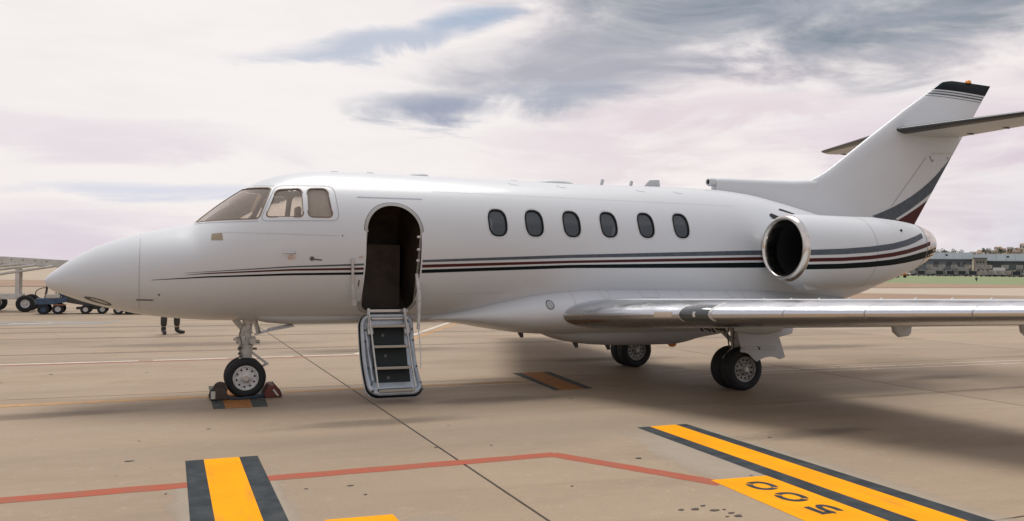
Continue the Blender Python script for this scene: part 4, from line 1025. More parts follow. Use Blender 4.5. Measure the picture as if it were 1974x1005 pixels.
wheel(gear, (-.02, -.115, .245), .245, .115, .150, RIMW, -1, 10, .05); wheel(gear, (-.02, .115, .245), .245, .115, .150, RIMW, 1, 10, .05)
MB().lathe([(0, .052), (-.012, .050), (-.014, .036), (-.004, .034), (-.004, .002)], (-.02, -.163, .245), 'y', 20).obj('hub_cap', BRUSHED, gear)
for sg in (-1, 1):
    yc = sg*1.42
    mb = MB(); mb.tube([(6.38, yc, 1.05), (6.40, yc, .72), (6.41, yc, .50)], [.075, .07, .065], 16); mb.tube([(6.41, yc, .55), (6.41, yc, .295)], .048, 14); mb.tube([(6.41, yc-.24, .295), (6.41, yc+.24, .295)], .036, 14)
    mb.bar((6.62, yc, .95), (6.42, yc, .60), .05, .05); mb.bar((6.36, yc-sg*.5, .92), (6.40, yc, .62), .045, .045)
    mg = mb.obj('main_gear', STRUT, jet, 40)
    mb = MB(); mb.bar((6.34, yc, .56), (6.20, yc, .43), .04, .03); mb.bar((6.20, yc, .43), (6.36, yc, .32), .04, .03); mb.obj('torque_link', STRUT, mg)
    mb = MB(); mb.tube([(6.33, yc-.05, .90), (6.31, yc-.06, .70), (6.34, yc-.05, .5), (6.35, yc-.05, .35)], .010, 6); mb.tube([(6.32, yc+.03, .92), (6.29, yc+.04, .75), (6.33, yc+.04, .55)], .010, 6); mb.obj('brake_hose', SEAL, mg)
    for d in (-.116, .116):
        wheel(mg, (6.41, yc+d, .295), .297, .205, .172, RIMG, sg if d*sg > 0 else -sg, 12, .05)
    # outboard leg door with scalloped lower edge
    dp = [(6.175, .86), (6.95, .86), (6.90, .74), (7.02, .455), (6.94, .425), (6.86, .455), (6.77, .468), (6.68, .460), (6.60, .435), (6.535, .405), (6.47, .45), (6.405, .510), (6.34, .535), (6.275, .541), (6.255, .56), (6.275, .59), (6.235, .68)]
    ys = sg*1.72; n = len(dp); mb = MB()
    yof = lambda z: sg*(.045*max(0, (z-.6))-.10*max(0, .56-z))
    mb.add([(x, ys+yof(z), z) for x, z in dp]+[(x, ys+yof(z)-sg*.025, z) for x, z in dp], [tuple(range(n)), tuple(range(2*n-1, n-1, -1))]+[(i, i+n, (i+1) % n+n, (i+1) % n) for i in range(n)])
    mb.obj('leg_door', PAINT2, mg, 30)
    MB().bar((6.30, ys+sg*.012, .60), (6.86, ys+sg*.012, .585), .02, .035).obj('door_rib', PAINT2, mg, 0, .008)
    MB().bar((6.53, ys+sg*.014, .61), (6.56, ys+sg*.014, .575), .02, .02).obj('door_latch', DARK, mg, 0)
    mb = MB()
    for i in range(7): mb.tube([(5.95+.05*i, yc-sg*(.20-.02*i), .84+.012*math.sin(i*2.1)), (5.98+.05*i, yc-sg*(.17-.02*i), .80+.02*math.sin(i*1.7))], .018, 6)
    mb.obj('wheel_bay_pipes', SEAL, mg)
# ---------------------------------------------------------------- airstair (door folded down)
HY, HZ = -.585, 1.03                                             # hinge
EY, EZ = -1.185, .085
ax = Vector((0, EY-HY, EZ-HZ)); LST = ax.length; ax.normalize(); nout = Vector((0, ax.z, -ax.y))   # nout: step side
if nout.y > 0: nout = -nout
def ST_(x, s, d): p = Vector((x, HY, HZ))+ax*s+nout*d; return p
stair = bpy.data.objects.new('airstair', None); col.objects.link(stair); stair.parent = jet
def doorpoly(ins): return rrect(1.275+ins, 1.985-ins, 0-.02+ins, LST-ins, .15-ins*.5, 7, .13-ins*.5)
def bulge(s): return -.135*math.sin(math.pi*min(1, max(0, s/LST)))-.02
def door_shell(ins, d0, d1, m, nm):
    P_ = doorpoly(ins); n = len(P_); mb = MB(); vs = []
    dn = []
    for i in range(n):
        a, b = P_[i], P_[(i+1) % n]; k = max(1, int(math.hypot(b[0]-a[0], b[1]-a[1])/.08))
        dn += [(a[0]+(b[0]-a[0])*j/k, a[1]+(b[1]-a[1])*j/k) for j in range(k)]
    n = len(dn)
    r0 = [ST_(x, s, bulge(s)+d0) for x, s in dn]; r1 = [ST_(x, s, bulge(s)+d1) for x, s in dn]
    mb.loft([r0, r1], False)
    # faces: strips across x for each s row
    for dd in (d0, d1):
        rows = []
        for s in np.linspace(-.02+ins+.001, LST-ins-.001, 22):
            xsx = []
            for i in range(n):
                a, b = dn[i], dn[(i+1) % n]
                if (a[1]-s)*(b[1]-s) <= 0 and a[1] != b[1]: xsx.append(a[0]+(b[0]-a[0])*(s-a[1])/(b[1]-a[1]))
            x0, x1 = min(xsx), max(xsx); rows.append([ST_(x0+(x1-x0)*j/6, s, bulge(s)+dd) for j in range(7)])
        mb.loft(rows, False, closed=False)
    return mb.obj(nm, m, stair, 40)
door_shell(0, -.030, -.012, PAINT, 'door_skin')
door_shell(.006, -.0115, .020, BLACKP, 'door_rubber_seal')
door_shell(.022, .0205, .050, STEEL, 'door_pan')
# raised lip round the pan
P_ = doorpoly(.045); n = len(P_); dn = []
for i in range(n):
    a, b = P_[i], P_[(i+1) % n]; k = max(1, int(math.hypot(b[0]-a[0], b[1]-a[1])/.08)); dn += [(a[0]+(b[0]-a[0])*j/k, a[1]+(b[1]-a[1])*j/k) for j in range(k)]
MB().tube([ST_(x, s, bulge(s)+.05) for x, s in dn+[dn[0]]], .028, 10, cap=False).obj('pan_lip', STEEL, stair)
# stringers, treads, risers
SX0, SX1 = 1.405, 1.835
for x in (SX0-.012, SX1+.012):
    MB().bar(ST_(x, .02, .085), ST_(x, LST-.07, .085), .012, .045, up=nout).obj('stringer', RIMW, stair, 0, .004)
hz = [.915, .675, .430, .180]
sp = [(HZ-z)/-ax.z for z in hz]
for i, z in enumerate(hz):
    s = sp[i]; p = ST_(SX0, s, .12)
    yo = p.y; yi = yo+.20
    MB().box((SX0, yo+.004, z-.030), (SX1, yi, z-.002)).obj('tread', CARPET, stair, 0)
    MB().box((SX0-.004, yo-.012, z-.028), (SX1+.004, yo+.003, z+.004)).obj('tread_nosing', ALU, stair, 0, .004)
    if i < 3:
        q = ST_(SX0, sp[i+1], .12); MB().hexa([(SX0, q.y+.17, hz[i+1]), (SX1, q.y+.17, hz[i+1]), (SX1, q.y+.19, hz[i+1]), (SX0, q.y+.19, hz[i+1])], [(SX0, yo+.09, z-.03), (SX1, yo+.09, z-.03), (SX1, yo+.11, z-.03), (SX0, yo+.11, z-.03)]).obj('riser', CARPET, stair, 0)
        MB().lathe([(0, .022), (-.006, .02), (-.008, .002)], ((SX0+SX1)/2-.06, (yo+q.y)/2+.125, (z+hz[i+1])/2-.01), 'y', 12).obj('step_light', SEAL, stair)
# folding top step and sill hardware
MB().hexa([(1.43, -.66, .975), (1.90, -.66, .975), (1.90, -.50, 1.00), (1.43, -.50, 1.00)], [(1.43, -.66, 1.0), (1.90, -.66, 1.0), (1.90, -.50, 1.025), (1.43, -.50, 1.025)]).obj('sill_step', BRUSHED, stair, 0, .006)
MB().hexa([(1.42, -.54, 1.062), (1.93, -.54, 1.062), (1.93, -.46, 1.062), (1.42, -.46, 1.062)], [(1.42, -.54, 1.10), (1.93, -.54, 1.10), (1.93, -.44, 1.10), (1.42, -.44, 1.10)]).obj('sill_plate', BRUSHED, stair, 0, .006)
MB().box((1.43, -.56, .88), (1.90, -.54, 1.06)).obj('sill_kick_plate', CARPET, stair, 0)
for x in (1.40, 1.865):
    MB().bar((x, -.60, 1.115), (x, -.70, .86), .032, .03).obj('hinge_arm', RIMW, stair, 0, .005)
    MB().bar((x, -.70, .93), (x, -.74, .80), .065, .05).obj('hinge_bracket', RIMW, stair, 0, .008)
mb = MB(); mb.tube([(1.955, -.84, 1.56), (1.965, -.85, 1.46), (1.985, -.86, 1.28), (2.00, -.80, 1.08)], .024, 8); mb.tube([(1.955, -.84, 1.56), (1.99, -.83, 1.55), (2.0, -.80, 1.38)], .013, 8)
mb.obj('support_arm', RIMW, stair)
mb = MB(); mb.bar((2.00, -.80, 1.12), (2.005, -.76, .86), .032, .04); mb.tube([(2.0, -.78, .88), (1.985, -.95, .62), (1.955, -1.06, .40)], .007, 8); mb.obj('support_arm', RIMW, stair, 30)
for t_ in (.18, .30, .62, .84, .93):
    MB().tube([ST_(1.335, t_*LST, bulge(t_*LST)+.05), ST_(1.345, t_*LST, bulge(t_*LST)+.085)], .014, 8).obj('door_bolt', SEAL, stair)
    MB().tube([ST_(1.945, t_*LST, bulge(t_*LST)+.05), ST_(1.95, t_*LST, bulge(t_*LST)+.085)], .014, 8).obj('door_bolt', SEAL, stair)
MB().tube([ST_(1.355, .15*LST, bulge(.15*LST)+.06), ST_(1.37, .4*LST, bulge(.4*LST)+.075), ST_(1.37, .8*LST, bulge(.8*LST)+.075)], .016, 8).obj('latch_tube', STEEL, stair)
# door-edge latches in the opening
for z_ in (1.72, 1.86, 2.02): MB().tube([SP(1.962, z_, -1, -.02)[0], SP(1.925, z_, -1, -.02)[0]], .016, 8).obj('door_pin', RIMW, fo)
MB().tube([SP(1.292, 2.08, -1, -.02)[0], SP(1.31, 2.08, -1, -.02)[0]], .014, 8).obj('door_pin', RIMW, fo)

# ---------------------------------------------------------------- wheel chocks
def chock(name, x, y, rz, label, m, m2):
    t = thing(name, label, 'wheel chock', (x, y, .005), 'wheel chocks at the nose wheel', rz)
    mb = MB(); mb.prism([(-.11, 0), (.11, 0), (.10, .05), (.045, .145), (-.02, .15), (-.09, .06)], -.19, .19); mb.obj('rubber_block', m, t, 30, .012)
    for yy in (-.12, 0, .12): MB().prism([(-.115, .012), (-.095, .075), (-.025, .158), (-.018, .15), (-.08, .06), (-.10, .012)], yy-.018, yy+.018).obj('rib', m2, t, 30)
    return t
CH1 = mat('chock_brown', (.075, .052, .042), .8, var=.4, vscale=20); CH2 = mat('chock_dark', (.022, .024, .026), .8, var=.4, vscale=20); CHR = mat('chock_red', (.14, .035, .025), .7, var=.4, vscale=15)
c1 = chock('wheel_chock', -.33, -.10, 0, 'brown rubber wheel chock in front of the nose wheel, towards the nose', CH1, CH2)
MB().lathe([(-.03, .05), (-.03, .085), (.03, .085), (.03, .05)], (.01, -.13, .13), 'y', 20, cap=True).obj('rope_reel', CH1, c1); MB().box((-.10, -.20, .02), (-.05, -.185, .11)).obj('warning_tag', mat('tag_cream', (.5, .48, .42), .7), c1, 0)
c2 = chock('wheel_chock', .30, -.06, math.pi, 'dark red and black wheel chock behind the nose wheel, on its tail side', CHR, CH2)
MB().bar((.0, .20, .10), (-.06, .205, .02), .012, .02).obj('warning_tag', mat('tag_cream', (.5, .48, .42), .7), c2, 0)
rp = MB().tube([(-.25, -.22, .06), (-.20, -.28, .02), (-.08, -.30, .016), (.05, -.27, .022), (.15, -.24, .03), (.24, -.20, .07)], .014, 8).obj('chock_rope', mat('rope_blue', (.03, .05, .075), .9))
tag(rp, 'dark blue rope lying between the two chocks before the nose wheel', 'rope')

# ---------------------------------------------------------------- belt loader behind the nose
WHT = mat('loader_white', (.62, .60, .56), .5, var=.2, vscale=5); WHT2 = mat('loader_offwhite', (.50, .48, .43), .55, var=.3, vscale=4)
TYR2 = mat('old_tyre', (.014, .015, .016), .8, var=.3, vscale=10); BLUE = mat('cart_blue', (.045, .085, .15), .55, var=.4, vscale=6); DKM = mat('cart_dark', (.05, .048, .042), .6, var=.3, vscale=6)
def cwheel(parent, x, y, z, r, w, m=None, face=-1):
    MB().lathe([(-w/2*.7, r*.5), (-w/2, r*.62), (-w/2, r*.85), (-w/2*.7, r), (w/2*.7, r), (w/2, r*.85), (w/2, r*.62), (w/2*.7, r*.5)], (x, y, z), 'y', 28).obj('tyre', TYR2, parent, 45)
    MB().lathe([(-w*.36, r*.52), (-w*.30, r*.42), (-w*.18, r*.36), (-w*.22, r*.16), (-w*.36, r*.13), (-w*.37, .002)], (x, y, z), 'y', 24).obj('rim', m or RIMW, parent, 35)
    MB().lathe([(w*.36, r*.52), (w*.22, r*.16), (w*.36, .002)], (x, y, z), 'y', 20).obj('rim', m or RIMW, parent, 35)
bl = thing('belt_loader', 'white belt loader with raised conveyor and big black tyres at the left edge', 'belt loader', (-5.41, 22.1, 0))
def conv(x): return 1.815-.052*(x+0)                              # top of conveyor (local)
for y in (-.38, .38):
    MB().hexa([(-7, y-.04, conv(-7)-.24), (1.30, y-.04, conv(1.30)-.20), (1.30, y+.04, conv(1.30)-.20), (-7, y+.04, conv(-7)-.24)], [(-7, y-.04, conv(-7)+.02), (1.30, y-.04, conv(1.30)+.02), (1.30, y+.04, conv(1.30)+.02), (-7, y+.04, conv(-7)+.02)]).obj('conveyor_rail', WHT, bl, 0)
    MB().hexa([(-7, y-.05, conv(-7)-.36), (1.0, y-.05, conv(1.0)-.24), (1.0, y+.05, conv(1.0)-.24), (-7, y+.05, conv(-7)-.36)], [(-7, y-.05, conv(-7)-.28), (1.0, y-.05, conv(1.0)-.20), (1.0, y+.05, conv(1.0)-.20), (-7, y+.05, conv(-7)-.28)]).obj('lower_chord', WHT2, bl, 0)
MB().hexa([(-7, -.36, conv(-7)-.05), (1.35, -.36, conv(1.35)-.05), (1.35, .36, conv(1.35)-.05), (-7, .36, conv(-7)-.05)], [(-7, -.36, conv(-7)+.03), (1.35, -.36, conv(1.35)+.03), (1.35, .36, conv(1.35)+.03), (-7, .36, conv(-7)+.03)]).obj('conveyor_belt', WHT2, bl, 0)
MB().tube([(1.34, -.42, conv(1.34)-.05), (1.34, .42, conv(1.34)-.05)], .075, 14).obj('end_roller', DKM, bl)
for i in range(9):
    x = .6-i*.35
    MB().tube([(x, -.43, conv(x)-.055), (x, -.415, conv(x)-.055)], .020, 8).obj('rail_bolt', DKM, bl)
for x0, z0, x1 in ((-3.2, .85, .80), (-3.2, 1.08, .25), (-3.2, 1.24, -.25), (-3.2, 1.40, -.75)):
    for y in (-.44, .44): MB().tube([(x0, y, z0), (x1, y, conv(x1)-.20)], .038, 10).obj('lift_arm', WHT, bl)
for x in (-.28, -2.6, -5.0):
    for y in (-.40, .40): MB().bar((x, y, .50), (x, y, conv(x)-.36), .10, .10).obj('post', WHT, bl, 0, .01)
MB().box((.98, -.45, conv(1)-.27), (1.12, -.40, conv(1)-.21)).obj('marker_light', mat('amber', (.45, .18, .05), .4), bl, 0)
for y in (-.5, .5): MB().box((-6.0, y-.06, .43), (-.15, y+.06, .60)).obj('chassis_beam', WHT, bl, 0, .01)
MB().box((-6.2, -.75, .35), (-4.3, .75, .95)).obj('chassis_body', WHT2, bl, 0, .04)
MB().box((-4.9, -.6, .95), (-4.4, .0, 1.35)).obj('driver_seat', DKM, bl, 0, .04)
MB().bar((-.45, -.5, .50), (.05, -.62, .42), .03, .03).obj('tie_rod', WHT2, bl, 0)
for x in (.02, -1.0, -5.4):
    cwheel(bl, x, -.66, .285, .285, .22); cwheel(bl, x, .66, .285, .285, .22)
# blue equipment cart with dark sloping tail
bc = thing('equipment_cart', 'small blue ground equipment cart with hose loop and dark sloping tail', 'cart', (-4.40, 20.2, 0))
MB().box((-.48, -.42, .32), (.10, .42, .52)).obj('deck_box', BLUE, bc, 0, .02); MB().hexa([(.10, -.42, .34), (.42, -.42, .40), (.42, .42, .40), (.10, .42, .34)], [(.10, -.42, .54), (.42, -.42, .55), (.42, .42, .55), (.10, .42, .54)]).obj('deck_nose', BLUE, bc, 0, .02)
MB().box((.02, -.43, .29), (.40, -.36, .325)).obj('bumper_strip', mat('cart_rust', (.30, .12, .06), .6), bc, 0)
MB().hexa([(.42, -.34, .38), (1.55, -.34, .17), (1.55, .34, .17), (.42, .34, .38)], [(-.02, -.30, .92), (1.55, -.34, .28), (1.55, .34, .28), (-.02, .30, .92)]).obj('sloping_hood', DKM, bc, 0, .02)
MB().bar((-.22, -.25, .52), (-.13, -.25, 1.22), .06, .06).obj('post', DKM, bc, 0); MB().tube([(-.13, -.25, 1.18), (-.05, -.25, 1.28), (.02, -.25, 1.24)], .05, 10).obj('post_head', DKM, bc)
MB().tube([(-.02+.30*math.cos(t)-.18, -.30, .68+.19*math.sin(t)) for t in np.linspace(0, 6.28, 20)], .016, 6, cap=False).obj('hose_loop', DKM, bc)
MB().box((-.20, -.40, .52), (.22, -.05, .66)).obj('control_box', WHT2, bc, 0, .02); MB().box((.16, -.38, .60), (.34, -.1, .82)).obj('gauge_box', BLUE, bc, 0, .03)
MB().lathe([(-.03, .002), (-.03, .06), (.03, .06)], (.30, -.40, .90), 'y', 14).obj('gauge', WHT, bc)
MB().box((-.36, -.36, .16), (-.22, .36, .34)).obj('axle_block', BLUE, bc, 0); MB().box((.68, -.30, .15), (1.5, .30, .22)).obj('tail_frame', DKM, bc, 0)
for x in (-.26, .16): cwheel(bc, x, -.36, .17, .17, .13, RIMW if x > 0 else BLUE); cwheel(bc, x, .36, .17, .17, .13)
for x in (.97, 1.47): cwheel(bc, x, -.40, .155, .155, .11); cwheel(bc, x, .40, .155, .155, .11)
# second cart, all but its wheels hidden by the nose
b2 = thing('tow_dolly', 'dark low dolly cart mostly hidden behind the jet nose, two wheels showing', 'cart', (-2.30, 19.7, 0))
MB().box((-.35, -.45, .24), (1.5, .45, .36)).obj('deck', DKM, b2, 0, .02); MB().tube([(1.5, 0, .3), (2.3, 0, .22)], .03, 8).obj('drawbar', DKM, b2); MB().box((-.3, -.4, .36), (-.25, .4, .8)).obj('end_board', BLUE, b2, 0)
for x in (-.12, .20, 1.25): cwheel(b2, x, -.40, .155, .155, .11); cwheel(b2, x, .40, .155, .155, .11)

# ---------------------------------------------------------------- person standing behind the nose
def skinned(name, verts, edges, radii, m, parent=None, sub=2, root=0):
    me = bpy.data.meshes.new(name); me.from_pydata(verts, edges, []); o = bpy.data.objects.new(name, me); col.objects.link(o)
    sk = o.modifiers.new('skin', 'SKIN'); sv = me.skin_vertices[0].data
    for i, r in enumerate(radii): sv[i].radius = (r, r) if not isinstance(r, tuple) else r
    sv[root].use_root = True
    ss = o.modifiers.new('sub', 'SUBSURF'); ss.levels = sub; ss.render_levels = sub
    bpy.context.view_layer.update(); me2 = evalmesh(o); o.modifiers.clear(); o.data = me2; me2.name = name
    me2.materials.clear(); me2.materials.append(m); me2.polygons.foreach_set('use_smooth', [True]*len(me2.polygons))
    if parent: o.parent = parent
    return o
SKIN = mat('skin', (.42, .27, .20), .55); TROU = mat('trousers_charcoal', (.055, .052, .045), .85, var=.3, vscale=12); BOOT = mat('boots_black', (.02, .018, .016), .5); SHIRT = mat('jacket_navy', (.04, .05, .08), .8); HAIR = mat('hair_dark', (.03, .02, .015), .6); VEST = mat('hi_vis', (.55, .45, .05), .7)
pe = thing('person', 'person in dark trousers and boots, only the legs showing below the nose', 'person', (-.86, 10.45, 0), rotz=0)
LH, RH = -.10, .11
V = [(0, 0, .98), (0, 0, 1.15), (0, .01, 1.32), (0, .015, 1.46), (0, 0, 1.54), (0, -.02, 1.64), (0, -.02, 1.74),
     (LH, 0, .92), (-.135, -.02, .50), (-.145, .02, .10), (-.125, -.05, .045), (-.115, -.17, .035),
     (RH, 0, .92), (.145, .05, .50), (.150, .16, .10), (.20, .12, .045), (.31, .09, .035),
     (-.20, .01, 1.43), (-.26, .03, 1.16), (-.25, -.08, .92), (-.25, -.12, .84),
     (.20, .01, 1.43), (.26, .03, 1.16), (.25, -.08, .92), (.25, -.12, .84)]
E_ = [(0, 1), (1, 2), (2, 3), (3, 4), (4, 5), (5, 6), (0, 7), (7, 8), (8, 9), (9, 10), (10, 11), (0, 12), (12, 13), (13, 14), (14, 15), (15, 16), (3, 17), (17, 18), (18, 19), (19, 20), (3, 21), (21, 22), (22, 23), (23, 24)]
Rd = [.13, .13, .145, .12, .055, .085, .075, .085, .058, .045, .045, .035, .085, .058, .045, .045, .035, .062, .045, .034, .036, .062, .045, .034, .036]
skinned('body', V, E_, Rd, SKIN, pe)
tv = [(0, 0, .98), (LH, 0, .90), (-.135, -.02, .50), (-.145, .015, .17), (RH, 0, .90), (.145, .05, .50), (.150, .15, .17), (0, 0, 1.06)]
skinned('trousers', tv, [(0, 1), (1, 2), (2, 3), (0, 4), (4, 5), (5, 6), (0, 7)], [.15, .105, .082, .075, .105, .082, .075, .145], TROU, pe)
for bx, pts in ((0, [(-.145, .02, .20), (-.145, .02, .07), (-.125, -.06, .05), (-.112, -.20, .035)]), (1, [(.150, .16, .20), (.155, .155, .07), (.215, .12, .05), (.335, .085, .035)])):
    skinned('boot', pts, [(0, 1), (1, 2), (2, 3)], [.062, .060, .055, .038], BOOT, pe, 2)
skinned('jacket', [(0, 0, 1.0), (0, .01, 1.30), (0, .015, 1.46), (-.20, .01, 1.43), (-.26, .03, 1.16), (-.25, -.07, .95), (.20, .01, 1.43), (.26, .03, 1.16), (.25, -.07, .95)], [(0, 1), (1, 2), (2, 3), (3, 4), (4, 5), (2, 6), (6, 7), (7, 8)], [.16, .17, .135, .078, .06, .048, .078, .06, .048], SHIRT, pe)
skinned('hair', [(0, .01, 1.74), (0, .02, 1.68)], [(0, 1)], [.088, .092], HAIR, pe)
for sx_ in (-.25, .25):
    for i in range(5):
        fx_ = sx_+(-.03+.015*i); L_ = (.05, .075, .085, .08, .06)[i]
        skinned('finger', [(fx_, -.12, .83), (fx_, -.135, .83-L_*.5), (fx_, -.125, .83-L_)], [(0, 1), (1, 2)], [.010, .009, .007], SKIN, pe, 1)
# ---------------------------------------------------------------- far side of the airfield
RB = math.atan2(BR.y, BR.x)
HG1 = mat('hangar_bluegrey', (.10, .125, .145), .6, var=.2, vscale=.15); HG2 = mat('hangar_roof', (.125, .155, .175), .65, var=.2, vscale=.12); HG3 = mat('hangar_dark_green', (.075, .105, .10), .7, var=.3, vscale=.2); HG4 = mat('hangar_pale', (.29, .29, .25), .7, var=.2, vscale=.3)
WND = mat('far_window', (.03, .045, .06), .2); CONT = mat('container_grey', (.36, .36, .33), .5, var=.3, vscale=.8); CONT2 = mat('container_tan', (.42, .38, .31), .55, var=.3, vscale=.8); FDK = mat('dark_parts_and_shade', (.025, .035, .04), .7); FWH = mat('vehicle_white', (.68, .67, .63), .4); WSHADE = mat('painted_wheel_shade', (.045, .048, .045), .85)
structure(MB().add([far(-60, 327, ZP+.01), far(60, 327, ZP+.01), far(60, 350, ZP+.01), far(-60, 350, ZP+.01)], [(0, 1, 2, 3)]).obj('wheel_shade_strip', WSHADE, None, 0))  # dark sheet paints the wheel shadows under the equipment row
def hangar(name, label, s0, s1, t0, t1, eave, ridge, roof, wall, wins, door=None):
    o = thing(name, label, 'hangar', far((s0+s1)/2, t0, ZP), rotz=RB); w = (s1-s0)/2; d = t1-t0
    MB().box((-w, 0, -1), (w, d, eave)).obj('wall', wall, o, 0)
    r = MB().add([(-w-.4, -.8, eave), (w+.4, -.8, eave), (w+.4, d*.45, ridge), (-w-.4, d*.45, ridge), (-w-.4, d+.8, eave), (w+.4, d+.8, eave), (-w-.4, -.8, eave+.5), (w+.4, -.8, eave+.5), (w+.4, d*.45, ridge+.5), (-w-.4, d*.45, ridge+.5), (-w-.4, d+.8, eave+.5), (w+.4, d+.8, eave+.5)],
        [(0, 1, 2, 3), (3, 2, 5, 4), (6, 9, 8, 7), (9, 10, 11, 8), (0, 6, 7, 1), (4, 5, 11, 10), (0, 3, 9, 6), (3, 4, 10, 9), (1, 7, 8, 2), (2, 8, 11, 5)]).obj('roof', roof, o, 0)
    n = int((s1-s0)/4.5)
    for i in range(1, n):
        x = -w+i*(2*w)/n; MB().bar((x, -.8, eave+.55), (x, d*.45, ridge+.55), .18, .10).obj('roof_seam', wall, o, 0)
    for i in range(2, n, 3):
        x = -w+i*(2*w)/n+1; MB().box((x-.6, d*.2, eave+(ridge-eave)*.45), (x+.6, d*.2+1, eave+(ridge-eave)*.45+1.5)).obj('roof_vent', FDK, o, 0)
    for x, z, ww, hh in wins:
        wo_ = MB().box((x-ww/2, -.12, z-hh/2), (x+ww/2, -.01, z+hh/2)).obj('window', WND, o, 0)
        MB().box((x-ww/2-.15, -.2, z-hh/2-.2), (x+ww/2+.15, -.005, z-hh/2-.02)).obj('sill', HG4, wo_, 0)
    if door: MB().box((door[0], -.25, -.5), (door[1], -.02, door[2])).obj('hangar_door', HG4, o, 0)
    MB().box((-w, -.5, eave-.9), (w, -.02, eave-.5)).obj('eave_band', wall, o, 0)
    return o
hangar('hangar', 'blue-grey hangar with pale pitched roof seen just past the engine', -62, 1.0, 520, 560, 9.0, 13.0, HG2, HG1, [(x, z, 2.4, 2.2) for x in (-14, -7, 0, 7, 14) for z in (7.2,)]+[(20.5, 6.6, 2.6, 2.6), (25.0, 6.6, 1.2, 2.2), (28.0, 6.6, 1.2, 2.2)], None)
hangar('hangar', 'long dark green hangar with pale ribbed roof at the right edge', 8.5, 95, 530, 575, 8.2, 12.4, HG2, HG3, [], None)
hangar('gable_building', 'small pale gabled building between the two hangars', 2.0, 8.0, 515, 530, 9.6, 11.6, HG1, mat('gable_wall', (.20, .20, .175), .7), [(-1.5, 7.6, .9, 1.2), (0, 7.6, .9, 1.2), (1.5, 7.6, .9, 1.2)], (-2.4, 2.4, 5))
ORD = ['first', 'second', 'third', 'fourth', 'fifth', 'sixth', 'seventh', 'eighth', 'ninth', 'tenth', 'eleventh', 'twelfth', 'thirteenth', 'fourteenth', 'fifteenth', 'sixteenth', 'seventeenth', 'eighteenth', 'nineteenth', 'twentieth', 'twenty-first', 'twenty-second', 'twenty-third', 'twenty-fourth', 'twenty-fifth', 'twenty-sixth']
# hill and its houses
hl = MB(); rows = []
for i in range(25):
    s = -260+i*30; hgt = float(np.interp(s, [-260, -60, -20, 5, 30, 60, 120, 470], [20, 24, 28, 28, 32, 36, 38, 34]))
    rows.append([far(s, t, z) for t, z in ((900, ZP), (1050, hgt*.55), (1200, hgt), (1500, hgt*.8), (1900, 0))])
hl.loft(rows, False, closed=False)
structure(hl.obj('hill', mat('scrub_hill', (.14, .14, .085), .95, color2=(.24, .18, .11), vscale=.02), None, 60))
HW = [mat('house_wall_a', (.42, .39, .34), .8), mat('house_wall_b', (.36, .29, .22), .8), mat('house_wall_c', (.60, .57, .52), .8)]; HR = [mat('house_roof_a', (.20, .13, .09), .8), mat('house_roof_b', (.20, .18, .16), .8), mat('house_roof_c', (.26, .18, .125), .8)]
random.seed(21)
hk = 0
for i in range(26):
    s = 5+i*4.6+random.uniform(-1.5, 1.5); t = random.uniform(1120, 1200); base = float(np.interp(s, [-20, 5, 30, 60, 120, 470], [28, 28, 32, 36, 38, 34]))*float(np.interp(t, [1050, 1200], [.55, 1]))-.5
    w, d, h = random.uniform(4, 7.5), random.uniform(6, 9), random.uniform(3.5, 6.5); kd = random.randrange(3)
    o = thing('hillside_house', ('cream', 'ochre', 'pale')[kd]+' house with '+('terracotta', 'grey', 'rust')[kd]+' roof, '+ORD[i]+' from the left on the far hill', 'house', far(s, t, base), 'houses on the far hill', RB+random.uniform(-.3, .3))
    MB().box((-w/2, 0, -3), (w/2, d, h)).obj('wall', HW[kd], o, 0)
    MB().add([(-w/2-.3, -.3, h), (w/2+.3, -.3, h), (w/2+.3, d+.3, h), (-w/2-.3, d+.3, h), (-w/2-.3, d/2, h+2), (w/2+.3, d/2, h+2)], [(0, 1, 5, 4), (2, 3, 4, 5), (0, 4, 3), (1, 2, 5), (0, 3, 2, 1)]).obj('roof', HR[kd], o, 0)
    for x in (-w/4, w/4): MB().box((x-.5, -.06, h*.45), (x+.5, -.01, h*.8)).obj('window', WND, o, 0)
# trees on the ridge
LEAF = mat('ridge_foliage', (.045, .07, .04), .9, color2=(.075, .095, .05), vscale=.5); BARK = mat('bark', (.08, .06, .045), .9)
def tree(name, label, pos, h, r, seed):
    rnd = random.Random(seed); o = thing(name, label, 'tree', pos, 'trees on the far ridge')
    mb = MB(); mb.tube([(0, 0, -2), (.1, 0, h*.35), (-.1, .1, h*.7)], [h*.035, h*.025, h*.012], 7)
    for i in range(4):
        a = rnd.uniform(0, 6.28); mb.tube([(0, 0, h*(.3+.08*i)), (r*.6*math.cos(a), r*.6*math.sin(a), h*(.55+.08*i))], [h*.014, h*.006], 5)
    mb.obj('trunk', BARK, o)
    mb = MB(); cl = [(rnd.gauss(0, r*.45), rnd.gauss(0, r*.45), h*rnd.uniform(.40, .92), r*rnd.uniform(.22, .42)) for _ in range(14)]
    for cx, cy, cz, cr in cl:
        for _ in range(34):
            v = Vector((rnd.gauss(0, 1), rnd.gauss(0, 1), rnd.gauss(0, 1))).normalized()*cr*rnd.uniform(.5, 1.05); p = Vector((cx, cy, cz))+v
            u = Vector((rnd.gauss(0, 1), rnd.gauss(0, 1), rnd.gauss(0, 1))).normalized(); w = u.orthogonal().normalized(); q = r*.10
            mb.add([p-u*q, p+w*q*.7, p+u*q, p-w*q*.7], [(0, 1, 2, 3)])
    mb.obj('crown', LEAF, o, 0, 0, False)
